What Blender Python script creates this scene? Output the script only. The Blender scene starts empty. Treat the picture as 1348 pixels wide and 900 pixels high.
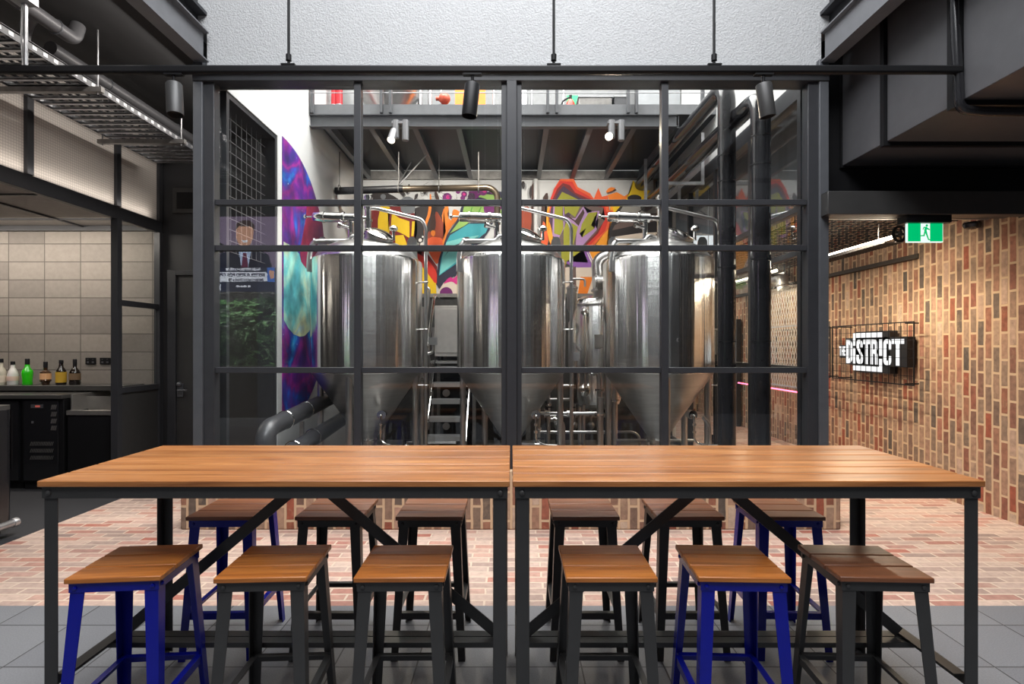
import bpy, bmesh, math, random
from mathutils import Vector, Matrix
random.seed(7)
R = math.radians
PI = math.pi
scene = bpy.context.scene
COL = scene.collection
F = 725.0; VX = 673.0; VY = 456.0; H = 1.55
def P(px, py, Y):
    """photo pixel at depth Y -> world point"""
    return Vector(((px - VX) * Y / F, Y, H - (py - VY) * Y / F))

# ------------------------------------------------------------------ mesh builder
class B:
    def __init__(s):
        s.bm = bmesh.new(); s.mi = 0
    def _f(s, vs, smooth=False):
        try:
            f = s.bm.faces.new(vs)
        except ValueError:
            return None
        f.material_index = s.mi; f.smooth = smooth
        return f
    def hexa(s, p):
        v = [s.bm.verts.new(q) for q in p]
        for q in ((0,3,2,1),(4,5,6,7),(0,1,5,4),(1,2,6,5),(2,3,7,6),(3,0,4,7)):
            s._f([v[i] for i in q])
        return s
    def box(s, x0, x1, y0, y1, z0, z1):
        return s.hexa([(x0,y0,z0),(x1,y0,z0),(x1,y1,z0),(x0,y1,z0),(x0,y0,z1),(x1,y0,z1),(x1,y1,z1),(x0,y1,z1)])
    def cb(s, c, d):
        return s.box(c[0]-d[0]/2,c[0]+d[0]/2,c[1]-d[1]/2,c[1]+d[1]/2,c[2]-d[2]/2,c[2]+d[2]/2)
    def bar(s, p0, p1, w, h, up=(0,0,1)):
        """square bar from p0 to p1; w across, h along 'up'"""
        p0 = Vector(p0); p1 = Vector(p1); d = (p1-p0).normalized(); u = Vector(up)
        a = d.cross(u)
        if a.length < 1e-5: a = d.cross(Vector((1,0,0)))
        a.normalize(); u = a.cross(d).normalized()
        a = a*w/2; u = u*h/2
        return s.hexa([p0-a-u,p0+a-u,p1+a-u,p1-a-u,p0-a+u,p0+a+u,p1+a+u,p1-a+u])
    def cyl(s, p0, p1, r0, r1=None, seg=16, cap=True):
        p0 = Vector(p0); p1 = Vector(p1); r1 = r0 if r1 is None else r1
        d = (p1-p0).normalized(); a = d.orthogonal().normalized(); b = d.cross(a)
        A = []; C = []
        for i in range(seg):
            t = 2*PI*i/seg; e = a*math.cos(t)+b*math.sin(t)
            A.append(s.bm.verts.new(p0+e*r0)); C.append(s.bm.verts.new(p1+e*r1))
        for i in range(seg):
            j = (i+1) % seg
            s._f([A[i],A[j],C[j],C[i]], True)
        if cap:
            s._f(A[::-1]); s._f(C)
        return s
    def tube(s, pts, r, seg=12, cap=True):
        pts = [Vector(p) for p in pts]
        n = len(pts); rings = []; prev = None
        for i, p in enumerate(pts):
            d = (pts[min(i+1,n-1)] - pts[max(i-1,0)])
            if d.length < 1e-9: d = Vector((0,0,1))
            d.normalize()
            if prev is None: a = d.orthogonal().normalized()
            else:
                a = prev - d*prev.dot(d)
                a = a.normalized() if a.length > 1e-6 else d.orthogonal().normalized()
            prev = a; b = d.cross(a)
            rr = r[i] if isinstance(r,(list,tuple)) else r
            rings.append([s.bm.verts.new(p+(a*math.cos(2*PI*k/seg)+b*math.sin(2*PI*k/seg))*rr) for k in range(seg)])
        for i in range(n-1):
            for k in range(seg):
                j = (k+1) % seg
                s._f([rings[i][k],rings[i][j],rings[i+1][j],rings[i+1][k]], True)
        if cap:
            s._f(rings[0][::-1]); s._f(rings[-1])
        return s
    def lathe(s, prof, c=(0,0,0), axis=(0,0,1), seg=32):
        """prof: list of (r, t) along axis from c"""
        c = Vector(c); d = Vector(axis).normalized(); a = d.orthogonal().normalized(); b = d.cross(a)
        rings = []
        for r, t in prof:
            if r < 1e-6: rings.append([s.bm.verts.new(c+d*t)])
            else: rings.append([s.bm.verts.new(c+d*t+(a*math.cos(2*PI*k/seg)+b*math.sin(2*PI*k/seg))*r) for k in range(seg)])
        for i in range(len(rings)-1):
            A, C = rings[i], rings[i+1]
            for k in range(seg):
                j = (k+1) % seg
                if len(A) == 1 and len(C) == 1: continue
                if len(A) == 1: s._f([A[0],C[j],C[k]], True)
                elif len(C) == 1: s._f([A[k],A[j],C[0]], True)
                else: s._f([A[k],A[j],C[j],C[k]], True)
        if len(rings[0]) > 1: s._f(rings[0][::-1])
        if len(rings[-1]) > 1: s._f(rings[-1])
        return s
    def prism(s, poly, vec):
        """planar polygon (3-D points) pushed along vec"""
        vec = Vector(vec); n = len(poly)
        A = [s.bm.verts.new(Vector(p)) for p in poly]; C = [s.bm.verts.new(Vector(p)+vec) for p in poly]
        s._f(A); s._f(C[::-1])
        for i in range(n):
            j = (i+1) % n
            s._f([A[i],C[i],C[j],A[j]])
        return s
    def sphere(s, c, r, seg=12, sc=(1,1,1)):
        m = Matrix.Translation(Vector(c)) @ Matrix.Diagonal((sc[0],sc[1],sc[2],1))
        q = bmesh.ops.create_uvsphere(s.bm, u_segments=seg, v_segments=max(6,seg//2), radius=r, matrix=m)
        for v in q['verts']:
            for f in v.link_faces: f.smooth = True; f.material_index = s.mi
        return s
    def torus(s, c, axis, Rr, r, seg=24, s2=8, a0=0, a1=2*PI):
        c = Vector(c); d = Vector(axis).normalized(); a = d.orthogonal().normalized(); b = d.cross(a)
        full = abs(a1-a0-2*PI) < 1e-6
        pts = [c+(a*math.cos(a0+(a1-a0)*k/seg)+b*math.sin(a0+(a1-a0)*k/seg))*Rr for k in range(seg+1)]
        return s.tube(pts, r, s2, cap=not full)
    def mat(s, i): s.mi = i; return s
    def build(s, name, mats, parent=None, bevel=0, sharp=35, bseg=2):
        bm = s.bm
        off = Vector((0,0,0)); q = parent
        while q is not None:
            off += q.location; q = q.parent
        bmesh.ops.recalc_face_normals(bm, faces=bm.faces)
        if off.length > 0: bmesh.ops.translate(bm, verts=bm.verts, vec=-off)
        me = bpy.data.meshes.new(name); bm.to_mesh(me); bm.free()
        if not isinstance(mats, (list,tuple)): mats = [mats]
        for m in mats: me.materials.append(m)
        for p in me.polygons: p.use_smooth = True
        me.set_sharp_from_angle(angle=R(sharp))
        o = bpy.data.objects.new(name, me); COL.objects.link(o)
        if parent is not None: o.parent = parent
        if bevel:
            b = o.modifiers.new('bevel','BEVEL'); b.width = bevel; b.segments = bseg; b.limit_method = 'ANGLE'; b.angle_limit = R(50)
            b.harden_normals = False
        return o

def arc(c, a, b, r, t0, t1, n=6):
    """arc points about c in plane (a, b)"""
    c = Vector(c); a = Vector(a); b = Vector(b)
    return [c+(a*math.cos(t0+(t1-t0)*i/n)+b*math.sin(t0+(t1-t0)*i/n))*r for i in range(n+1)]
def bend(pts, rad, n=6):
    """round the corners of a polyline"""
    pts = [Vector(p) for p in pts]; out = [pts[0]]
    for i in range(1, len(pts)-1):
        p = pts[i]; u = (pts[i-1]-p); v = (pts[i+1]-p)
        k = min(rad, u.length*.49, v.length*.49); u = u.normalized()*k; v = v.normalized()*k
        for j in range(n+1):
            t = j/n; out.append((p+u)*(1-t)**2 + p*2*t*(1-t) + (p+v)*t*t)
    out.append(pts[-1]); return out

def tag(o, label=None, cat=None, group=None, kind=None):
    if label: o['label'] = label
    if cat: o['category'] = cat
    if group: o['group'] = group
    if kind: o['kind'] = kind
    return o
def thing(name, label, cat, loc=(0,0,0), group=None, kind=None):
    o = bpy.data.objects.new(name, None); COL.objects.link(o); o.location = loc; o.empty_display_size = .1
    return tag(o, label, cat, group, kind)
def kids(o): return [c for c in bpy.data.objects if c.parent == o]
def dup(o, loc, rz=0, label=None, group=None):
    r = o.copy(); COL.objects.link(r); r.location = loc; r.rotation_euler = (0,0,rz)
    if label: r['label'] = label
    if group: r['group'] = group
    for ch in kids(o):
        c = ch.copy(); COL.objects.link(c); c.parent = r
        for g in kids(ch):
            d = g.copy(); COL.objects.link(d); d.parent = c
    return r
def text_bm(b, txt, size, M, depth=.002, bold=0.0, sx=1.0, align='CENTER', mi=0, spacing=1.0):
    """lettering added to builder b; the text's own plane (x right, y up) is carried by matrix M"""
    cu = bpy.data.curves.new('lettering', 'FONT'); cu.body = txt; cu.size = size; cu.extrude = depth/2; cu.offset = bold
    cu.align_x = align; cu.align_y = 'CENTER'; cu.space_character = spacing; cu.resolution_u = 3
    o = bpy.data.objects.new('lettering', cu); COL.objects.link(o)
    dg = bpy.context.evaluated_depsgraph_get(); dg.update()
    me = bpy.data.meshes.new_from_object(o.evaluated_get(dg))
    me.transform(M @ Matrix.Diagonal((sx,1,1,1)))
    n0 = len(b.bm.faces)
    b.bm.from_mesh(me); b.bm.faces.ensure_lookup_table()
    for f in b.bm.faces[n0:]: f.material_index = mi
    bpy.data.objects.remove(o); bpy.data.curves.remove(cu); bpy.data.meshes.remove(me)

# ------------------------------------------------------------------ materials
def srgb(r, g, b):
    f = lambda c: (c/255/12.92) if c/255 <= .04045 else ((c/255+.055)/1.055)**2.4
    return (f(r), f(g), f(b), 1)
class NT:
    def __init__(s, name):
        s.m = bpy.data.materials.new(name); s.m.use_nodes = True; s.t = s.m.node_tree; s.t.nodes.clear()
        s.out = s.n('ShaderNodeOutputMaterial')
    def n(s, typ, **kw):
        x = s.t.nodes.new(typ)
        for k, v in kw.items():
            if k.startswith('i_'):
                key = k[2:]; key = int(key) if key.isdigit() else key.replace('_',' ')
                x.inputs[key].default_value = v
            else: setattr(x, k, v)
        return x
    def l(s, a, b): s.t.links.new(a, b)
    def ramp(s, fac, stops, interp='LINEAR'):
        r = s.n('ShaderNodeValToRGB'); cr = r.color_ramp; cr.interpolation = interp
        while len(cr.elements) > 1: cr.elements.remove(cr.elements[-1])
        cr.elements[0].position = stops[0][0]; cr.elements[0].color = stops[0][1]
        for p, c in stops[1:]:
            e = cr.elements.new(p); e.color = c
        s.l(fac, r.inputs[0]); return r
    def coords(s, which='Object', scale=(1,1,1), loc=(0,0,0), rot=(0,0,0)):
        tc = s.n('ShaderNodeTexCoord'); mp = s.n('ShaderNodeMapping')
        mp.inputs['Scale'].default_value = scale; mp.inputs['Location'].default_value = loc; mp.inputs['Rotation'].default_value = rot
        s.l(tc.outputs[which], mp.inputs[0]); return mp.outputs[0]
    def bsdf(s, color=None, rough=.5, metal=0, **kw):
        p = s.n('ShaderNodeBsdfPrincipled')
        if color is not None:
            if hasattr(color, 'links') or isinstance(color, bpy.types.NodeSocket): s.l(color, p.inputs['Base Color'])
            else: p.inputs['Base Color'].default_value = color
        if isinstance(rough, bpy.types.NodeSocket): s.l(rough, p.inputs['Roughness'])
        else: p.inputs['Roughness'].default_value = rough
        p.inputs['Metallic'].default_value = metal
        for k, v in kw.items(): p.inputs[k].default_value = v
        s.l(p.outputs[0], s.out.inputs[0]); return p
    def bump(s, p, h, strength=.3, dist=.01):
        b = s.n('ShaderNodeBump'); b.inputs['Strength'].default_value = strength; b.inputs['Distance'].default_value = dist
        s.l(h, b.inputs['Height']); s.l(b.outputs[0], p.inputs['Normal']); return b
    def mix(s, fac, a, b, mode='MIX'):
        x = s.n('ShaderNodeMix', data_type='RGBA', blend_type=mode)
        for sock, v in ((x.inputs[0],fac),(x.inputs[6],a),(x.inputs[7],b)):
            if isinstance(v, bpy.types.NodeSocket): s.l(v, sock)
            else: sock.default_value = v
        return x.outputs[2]
    def math(s, op, a, b=None):
        x = s.n('ShaderNodeMath', operation=op)
        for sock, v in ((x.inputs[0],a),(x.inputs[1],b)):
            if v is None: continue
            if isinstance(v, bpy.types.NodeSocket): s.l(v, sock)
            else: sock.default_value = v
        return x.outputs[0]

def plain(name, c, rough=.5, metal=0, var=.06, scale=12, **kw):
    t = NT(name); nz = t.n('ShaderNodeTexNoise'); nz.inputs['Scale'].default_value = scale; nz.inputs['Detail'].default_value = 4
    t.l(t.coords(), nz.inputs['Vector'])
    lo = tuple(x*(1-var) for x in c[:3])+(1,); hi = tuple(min(1,x*(1+var)) for x in c[:3])+(1,)
    r = t.ramp(nz.outputs['Fac'], [(.3,lo),(.7,hi)])
    t.bsdf(r.outputs[0], rough, metal, **kw)
    return t.m
def glow(name, c, s):
    t = NT(name); e = t.n('ShaderNodeEmission'); e.inputs[0].default_value = c; e.inputs[1].default_value = s
    t.l(e.outputs[0], t.out.inputs[0]); return t.m

M = {}
M['frame'] = plain('frame_paint', (.030,.031,.035,1), .42, **{'Specular IOR Level':.4})
M['frame_light'] = plain('column_paint', (.075,.079,.087,1), .4)
M['black'] = plain('black_paint', (.009,.009,.010,1), .45, **{'Specular IOR Level':.22})
M['blackgloss'] = plain('black_gloss', (.014,.014,.016,1), .16)
M['dark'] = plain('dark_paint', (.020,.020,.022,1), .6)
M['duct'] = plain('duct_paint', (.072,.072,.077,1), .45)
M['edgebeam'] = plain('edge_beam_paint', (.15,.153,.162,1), .45)
M['steelbeam'] = plain('beam_paint', (.085,.088,.096,1), .45)
M['charcoal'] = plain('charcoal_powdercoat', (.036,.0355,.035,1), .42, **{'Specular IOR Level':.4})
M['blue'] = plain('blue_enamel', (.003,.007,.24,1), .25, **{'Specular IOR Level':.35})
M['white'] = plain('white_plaster', (.62,.62,.615,1), .8, var=.02)
M['galv'] = plain('galvanised', (.42,.42,.43,1), .38, .85, var=.2)
M['galvdull'] = plain('galvanised_dull', (.22,.21,.20,1), .5, .6, var=.2)
M['chrome'] = plain('polished_steel', (.72,.71,.69,1), .13, 1)
M['satin'] = plain('satin_steel', (.55,.54,.53,1), .3, 1)
M['greypipe'] = plain('grey_lagging', (.055,.055,.06,1), .35, .2)
M['rubber'] = plain('rubber', (.012,.012,.012,1), .7)

def steel_tank():
    t = NT('brushed_steel')
    nz = t.n('ShaderNodeTexNoise'); nz.inputs['Scale'].default_value = 1; nz.inputs['Detail'].default_value = 6
    t.l(t.coords(scale=(3,3,90)), nz.inputs['Vector'])
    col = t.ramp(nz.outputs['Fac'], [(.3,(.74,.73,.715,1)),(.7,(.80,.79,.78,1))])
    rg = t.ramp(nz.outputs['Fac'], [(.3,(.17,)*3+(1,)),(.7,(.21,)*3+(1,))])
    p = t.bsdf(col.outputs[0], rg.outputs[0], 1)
    wv = t.n('ShaderNodeTexNoise'); wv.inputs['Scale'].default_value = 1; wv.inputs['Detail'].default_value = 3
    t.l(t.coords(scale=(9,9,.12)), wv.inputs['Vector']); t.bump(p, wv.outputs['Fac'], .55, .02)
    p.inputs['Anisotropic'].default_value = .85; p.inputs['Anisotropic Rotation'].default_value = .25
    tg = t.n('ShaderNodeTangent', direction_type='RADIAL', axis='Z'); t.l(tg.outputs[0], p.inputs['Tangent'])
    return t.m
M['tank'] = steel_tank()
def coneg():
    t = NT('satin_cone_steel')
    nz = t.n('ShaderNodeTexNoise'); nz.inputs['Scale'].default_value = 3; nz.inputs['Detail'].default_value = 6
    t.l(t.coords(scale=(1,1,8)), nz.inputs['Vector'])
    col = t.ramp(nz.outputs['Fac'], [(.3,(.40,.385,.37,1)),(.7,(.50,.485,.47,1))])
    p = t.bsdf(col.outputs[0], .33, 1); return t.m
M['cone'] = coneg()

def glass(name, tint, ior=1.5, boost=1.0):
    t = NT(name); tr = t.n('ShaderNodeBsdfTransparent'); tr.inputs[0].default_value = tint
    gl = t.n('ShaderNodeBsdfGlossy'); gl.inputs['Roughness'].default_value = 0.0; gl.inputs[0].default_value = (.95,.97,1,1)
    fr = t.n('ShaderNodeFresnel'); ge = t.n('ShaderNodeNewGeometry')
    # the node inverts the index on the inner face; undo that, the pane does not bend rays
    t.l(t.math('ADD', t.math('MULTIPLY', ge.outputs['Backfacing'], 1/ior-ior), ior), fr.inputs[0])
    mx = t.n('ShaderNodeMixShader'); t.l(t.math('MULTIPLY', fr.outputs[0], boost), mx.inputs[0])
    t.l(tr.outputs[0], mx.inputs[1]); t.l(gl.outputs[0], mx.inputs[2]); t.l(mx.outputs[0], t.out.inputs[0]); return t.m
M['glass'] = glass('window_glass', (.975,.985,.98,1), 1.45, 1.0)
M['smoked'] = glass('smoked_glass', (.45,.45,.46,1), 1.45, .6)

def brick(name, axes, bw, rh, stops, mortar, ms=.010, rough=.85, offset=.5, bumpd=.006, seed=0, noise=.25, sep=True, loc=None, ns=22, dim=1.0):
    """axes: order of the object coordinates used as (along brick, across courses)"""
    t = NT(name); tc = t.n('ShaderNodeTexCoord'); sp = t.n('ShaderNodeSeparateXYZ'); t.l(tc.outputs['Object'], sp.inputs[0])
    cb = t.n('ShaderNodeCombineXYZ'); t.l(sp.outputs[axes[0]], cb.inputs[0]); t.l(sp.outputs[axes[1]], cb.inputs[1]); cb.inputs[2].default_value = 0
    mp = t.n('ShaderNodeMapping'); mp.inputs['Location'].default_value = ((seed*.37+20.0, seed*.11+20.0) if loc is None else loc)+(0,); t.l(cb.outputs[0], mp.inputs[0])
    # wobble
    wn = t.n('ShaderNodeTexNoise'); wn.inputs['Scale'].default_value = 9; t.l(tc.outputs['Object'], wn.inputs['Vector'])
    wv = t.n('ShaderNodeVectorMath', operation='SCALE'); t.l(wn.outputs['Color'], wv.inputs[0]); wv.inputs['Scale'].default_value = .012 if bumpd > .003 else 0
    ad = t.n('ShaderNodeVectorMath', operation='ADD'); t.l(mp.outputs[0], ad.inputs[0]); t.l(wv.outputs[0], ad.inputs[1])
    bt = t.n('ShaderNodeTexBrick', offset=offset, offset_frequency=2, squash=1)
    bt.inputs['Color1'].default_value = (0,0,0,1); bt.inputs['Color2'].default_value = (1,1,1,1); bt.inputs['Mortar'].default_value = (.5,.5,.5,1)
    bt.inputs['Scale'].default_value = 1; bt.inputs['Mortar Size'].default_value = ms; bt.inputs['Mortar Smooth'].default_value = .25
    bt.inputs['Bias'].default_value = 0; bt.inputs['Brick Width'].default_value = bw; bt.inputs['Row Height'].default_value = rh
    t.l(ad.outputs[0], bt.inputs['Vector'])
    rc = t.ramp(bt.outputs['Color'], stops)
    n1 = t.n('ShaderNodeTexNoise'); n1.inputs['Scale'].default_value = ns; n1.inputs['Detail'].default_value = 6; t.l(tc.outputs['Object'], n1.inputs['Vector'])
    nr = t.ramp(n1.outputs['Fac'], [(.25,((1-noise)*dim,)*3+(1,)),(.75,((1+noise)*dim,)*3+(1,))])
    c1 = t.mix(1.0, rc.outputs[0], nr.outputs[0], 'MULTIPLY')
    # lime smears
    n2 = t.n('ShaderNodeTexNoise'); n2.inputs['Scale'].default_value = 6; n2.inputs['Detail'].default_value = 8; n2.inputs['Roughness'].default_value = .7; t.l(tc.outputs['Object'], n2.inputs['Vector'])
    sm = t.ramp(n2.outputs['Fac'], [(.55,(0,0,0,1)),(.75,(.45,.45,.45,1))])
    c2 = t.mix(sm.outputs[0], c1, mortar) if sep else c1
    c3 = t.mix(bt.outputs['Fac'], c2, mortar)
    p = t.bsdf(c3, rough)
    hgt = t.math('SUBTRACT', t.math('MULTIPLY', n1.outputs['Fac'], .35), bt.outputs['Fac'])
    t.bump(p, hgt, .6, bumpd); return t.m
BRK = [(0.0,srgb(84,76,70)),(.12,srgb(140,116,98)),(.26,srgb(176,146,122)),(.40,srgb(144,84,62)),(.52,srgb(172,138,114)),(.64,srgb(122,98,84)),(.76,srgb(156,84,62)),(.86,srgb(198,174,152)),(.93,srgb(160,118,96)),(1.0,srgb(96,84,76))]
M['brickwall'] = brick('brick_wall', (2,1), .245, .083, BRK, srgb(196,168,136), .012, dim=.85, noise=.32)
M['brickplinth'] = brick('brick_plinth', (2,0), .245, .083, BRK, srgb(200,170,138), .012, seed=3, dim=.9)
M['brickback'] = brick('brick_backwall', (2,0), .245, .083, BRK, srgb(205,172,130), .011, seed=5)
PAV = [(0.0,srgb(150,126,116)),(.2,srgb(190,164,150)),(.36,srgb(176,126,110)),(.5,srgb(196,170,154)),(.7,srgb(166,140,128)),(.84,srgb(166,100,84)),(.92,srgb(198,170,154)),(1.0,srgb(140,118,110))]
M['paver'] = brick('brick_paving', (0,1), .245, .086, PAV, srgb(206,184,164), .008, .7, seed=1, bumpd=.004, noise=.18)
M['block'] = brick('grey_block', (0,2), .4325, .2165, [(0,srgb(122,116,110)),(.5,srgb(134,128,121)),(1,srgb(143,136,128))], srgb(92,87,82), .006, .85, offset=0, bumpd=.003, noise=.08, sep=False, loc=(20.314,20.1655))
M['tile'] = brick('grey_tile', (0,1), .4, .4, [(0,srgb(112,113,117)),(.5,srgb(120,121,125)),(1,srgb(128,129,132))], srgb(52,52,54), .004, .55, offset=0, bumpd=.002, noise=.16, sep=False, loc=(20.06,20.135), ns=140, dim=.86)

def wood(name, tones, rough=.38, seed=0, axis=0, coat=.15, gs=1.0):
    t = NT(name); oi = t.n('ShaderNodeObjectInfo'); ge = t.n('ShaderNodeNewGeometry')
    sc = [14*gs,14*gs,14*gs]; sc[axis] = .9*gs
    tc = t.n('ShaderNodeTexCoord'); rnd = t.math('ADD', t.math('MULTIPLY', oi.outputs['Random'], 17.0), t.math('MULTIPLY', ge.outputs['Random Per Island'], 31.0))
    cx = t.n('ShaderNodeCombineXYZ')
    for i in range(3): t.l(rnd, cx.inputs[i])
    ad = t.n('ShaderNodeVectorMath', operation='ADD'); t.l(tc.outputs['Object'], ad.inputs[0]); t.l(cx.outputs[0], ad.inputs[1])
    mp = t.n('ShaderNodeMapping'); mp.inputs['Scale'].default_value = sc; t.l(ad.outputs[0], mp.inputs[0])
    nz = t.n('ShaderNodeTexNoise'); nz.inputs['Scale'].default_value = 1.6; nz.inputs['Detail'].default_value = 9; nz.inputs['Roughness'].default_value = .62; nz.inputs['Distortion'].default_value = .6
    t.l(mp.outputs[0], nz.inputs['Vector'])
    r = t.ramp(nz.outputs['Fac'], [(.28,tones[0]),(.5,tones[1]),(.72,tones[2])])
    pv = t.ramp(ge.outputs['Random Per Island'], [(0,(.82,.80,.78,1)),(1,(1.12,1.12,1.12,1))])
    c = t.mix(1.0, r.outputs[0], pv.outputs[0], 'MULTIPLY')
    fine = t.n('ShaderNodeTexNoise'); fine.inputs['Scale'].default_value = 7; fine.inputs['Detail'].default_value = 6; t.l(mp.outputs[0], fine.inputs['Vector'])
    fr = t.ramp(fine.outputs['Fac'], [(.35,(.78,.74,.7,1)),(.55,(1,1,1,1))])
    c = t.mix(.6, c, t.mix(1.0, c, fr.outputs[0], 'MULTIPLY'))
    p = t.bsdf(c, rough); p.inputs['Coat Weight'].default_value = coat; p.inputs['Coat Roughness'].default_value = .25
    t.bump(p, fine.outputs['Fac'], .12, .002); return t.m
M['tablewood'] = wood('oiled_table_timber', [srgb(118,68,34), srgb(174,112,62), srgb(202,142,86)], .34)
M['seatwood'] = wood('oiled_seat_timber', [srgb(128,72,26), srgb(178,106,44), srgb(198,128,60)], .42)
M['seatdark'] = wood('darker_seat_timber', [srgb(78,44,26), srgb(118,70,42), srgb(140,88,56)], .42)  # darker seat tone, for the far row and one end stool
# ------------------------------------------------------------------ setting
def struct(name, b, mats, label, parent=None, **kw):
    o = b.build(name, mats, parent, **kw)
    if parent is None: tag(o, label, 'structure', None, 'structure')
    return o
YW = 4.80       # plane of the steel-framed glazing
XL, XR = -2.55, 2.60   # brewery side walls
YB = 9.20       # brewery back wall
XBR = 4.42      # brick side wall of the passage

struct('floor', B().box(-9,9,-4,3.295,-.12,0), M['tile'], 'grey square stone floor tiles beneath the stools and table legs')
struct('floor.001', B().box(-3.98,4.60,4.66,13.2,-.12,0).box(-3.98,7.6,3.295,4.66,-.12,0), M['paver'], 'weathered red and cream brick paving between the grey tiles and the plinth')
def asphalt():
    t = NT('black_asphalt'); n = t.n('ShaderNodeTexNoise'); n.inputs['Scale'].default_value = 160; n.inputs['Detail'].default_value = 3; t.l(t.coords(), n.inputs['Vector'])
    r = t.ramp(n.outputs['Fac'], [(.35,(.016,.016,.018,1)),(.75,(.055,.055,.06,1))]); p = t.bsdf(r.outputs[0], .55); t.bump(p, n.outputs['Fac'], .4, .003); return t.m
M['asphalt'] = asphalt()
struct('floor.002', B().box(-9,-3.98,3.295,7.2,-.12,0), M['asphalt'], 'black speckled floor of the bar beside the brick paving')
M['conc'] = plain('concrete_floor', (.12,.118,.115,1), .4, var=.15)
struct('floor.003', B().box(XL-.2,XR+.15,4.95,YB,.0005,.012), M['conc'], 'grey concrete floor of the brewery behind the glass')

# brick plinth under the glazing
struct('trim_1', B().box(-2.80,2.79,4.66,4.98,0,.50), M['brickplinth'], 'low plinth of upright bricks under the black glazing', bevel=.012)

# rendered wall above the glazing
def render_wall():
    t = NT('grey_render'); n = t.n('ShaderNodeTexNoise'); n.inputs['Scale'].default_value = 70; n.inputs['Detail'].default_value = 6; t.l(t.coords(), n.inputs['Vector'])
    r = t.ramp(n.outputs['Fac'], [(.3,(.365,.37,.375,1)),(.7,(.43,.435,.44,1))]); p = t.bsdf(r.outputs[0], .9); t.bump(p, n.outputs['Fac'], .7, .012); return t.m
M['render'] = render_wall()
struct('wall_back', B().box(-2.64,2.69,4.78,4.98,3.92,4.27).box(-2.74,2.79,4.78,4.98,4.27,8.0), M['render'], 'pale grey rendered wall above the glazing')
# brewery shell
b = B().box(XL-.2,XL,4.95,6.01,3.85,7.2).box(XL-.2,XL,6.01,YB,0,7.2).box(XL-.2,XL,4.95,6.01,0,.12)
struct('wall_left', b, M['white'], 'white wall of the brewery carrying the round galaxy painting')
struct('wall_mural', B().box(XL-.2,XR+.15,YB,YB+.2,0,7.2), M['white'], 'white back wall of the brewery under the graffiti')
M['midgrey'] = plain('grey_wall_paint', (.26,.262,.265,1), .7)
struct('wall_upstairs', B().box(XL,XR,YB-.02,YB,4.55,7.2), M['midgrey'], 'grey upstairs wall behind the mezzanine equipment')
M['plantdark'] = plain('dark_plant_wall', (.035,.034,.033,1), .5, var=.3)
struct('wall_plant', B().box(XL,XR,YB-.12,YB,.012,2.36).mat(1).box(XL,XR,YB-.16,YB,2.36,2.42), [M['plantdark'],M['galvdull']], 'dark lower wall with a ledge below the graffiti')
struct('wall_right', B().box(XR,XR+.15,4.95,YB,3.97,7.2), M['white'], 'white upper wall above the side glazing of the brewery')
# brick side wall: proud near part, recess behind
b = B().box(XBR,XBR+.25,4.66,5.97,0,2.86).box(XBR,XBR+.25,5.97,13.2,2.56,3.6).box(XBR+.06,XBR+.25,5.97,13.2,0,2.56)
struct('wall_brick', b, M['brickwall'], 'tall wall of upright reclaimed bricks behind the illuminated sign')
struct('wall_return', B().box(XBR,7.5,4.56,4.66,0,2.64), M['brickback'], 'brick return wall facing the tables beyond the frame edge')
struct('wall_end', B().box(2.6,4.7,13.2,13.4,0,3.6), M['brickback'], 'brick end wall of the passage seen through the glass')
struct('trim_2', B().box(XBR-.012,XBR+.06,5.97,13.2,2.515,2.56), plain('ledge_shadow',(.045,.035,.028,1),.7), 'dark angle strip standing in for the ledge shadow along the brick wall above the illuminated sign')  # dark strip added where the ledge shadow falls
# dark walls in the bar corner
struct('wall_dark', B().box(-4.2,XL-.2,6.62,6.8,0,4.2), M['dark'], 'near black wall with a door beyond the bar')
struct('wall_block', B().box(-9,-4.2,6.62,6.8,0,3.3), M['block'], 'grey stack bonded block wall behind the bar bottles')
# ceilings
M['soffit'] = plain('dark_soffit', (.018,.018,.019,1), .7)
struct('ceiling', B().box(-9,-2.72,-1.0,6.8,4.05,4.25), M['soffit'], 'black soffit above the cable tray')
struct('ceiling.001', B().box(2.78,7.5,-1.0,13.4,4.25,4.4), M['soffit'], 'black soffit above the ducts')
M['barsoffit'] = plain('bar_soffit', (.30,.28,.26,1), .7)
b = B().box(-9,-4.23,1.6,6.62,2.99,3.03)
struct('ceiling.002', b, M['barsoffit'], 'beige lining over the bar counter')
M['cream'] = plain('cream_back_panel', (.62,.56,.50,1), .8)
# wall behind the photographer, seen only as a reflection in the glass; raised to keep sky out of it
M['board'] = plain('dark_boards', (.03,.03,.033,1), .6)
b = B()
for i in range(60): b.box(-9+i*.3,-9+i*.3+.29,-3.2,-3.1,0,8.6)
struct('wall_front', b, M['board'], 'dark boarded wall reflected in the glazing')
struct('wall_outer', B().box(-9.2,-9,-3.2,7,0,4.25), M['dark'], 'dark outer wall at the end of the bar')
struct('wall_far', B().box(7.5,7.7,-3.2,4,0,4.25), M['dark'], 'dark outer wall beyond the ducts')

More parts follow.
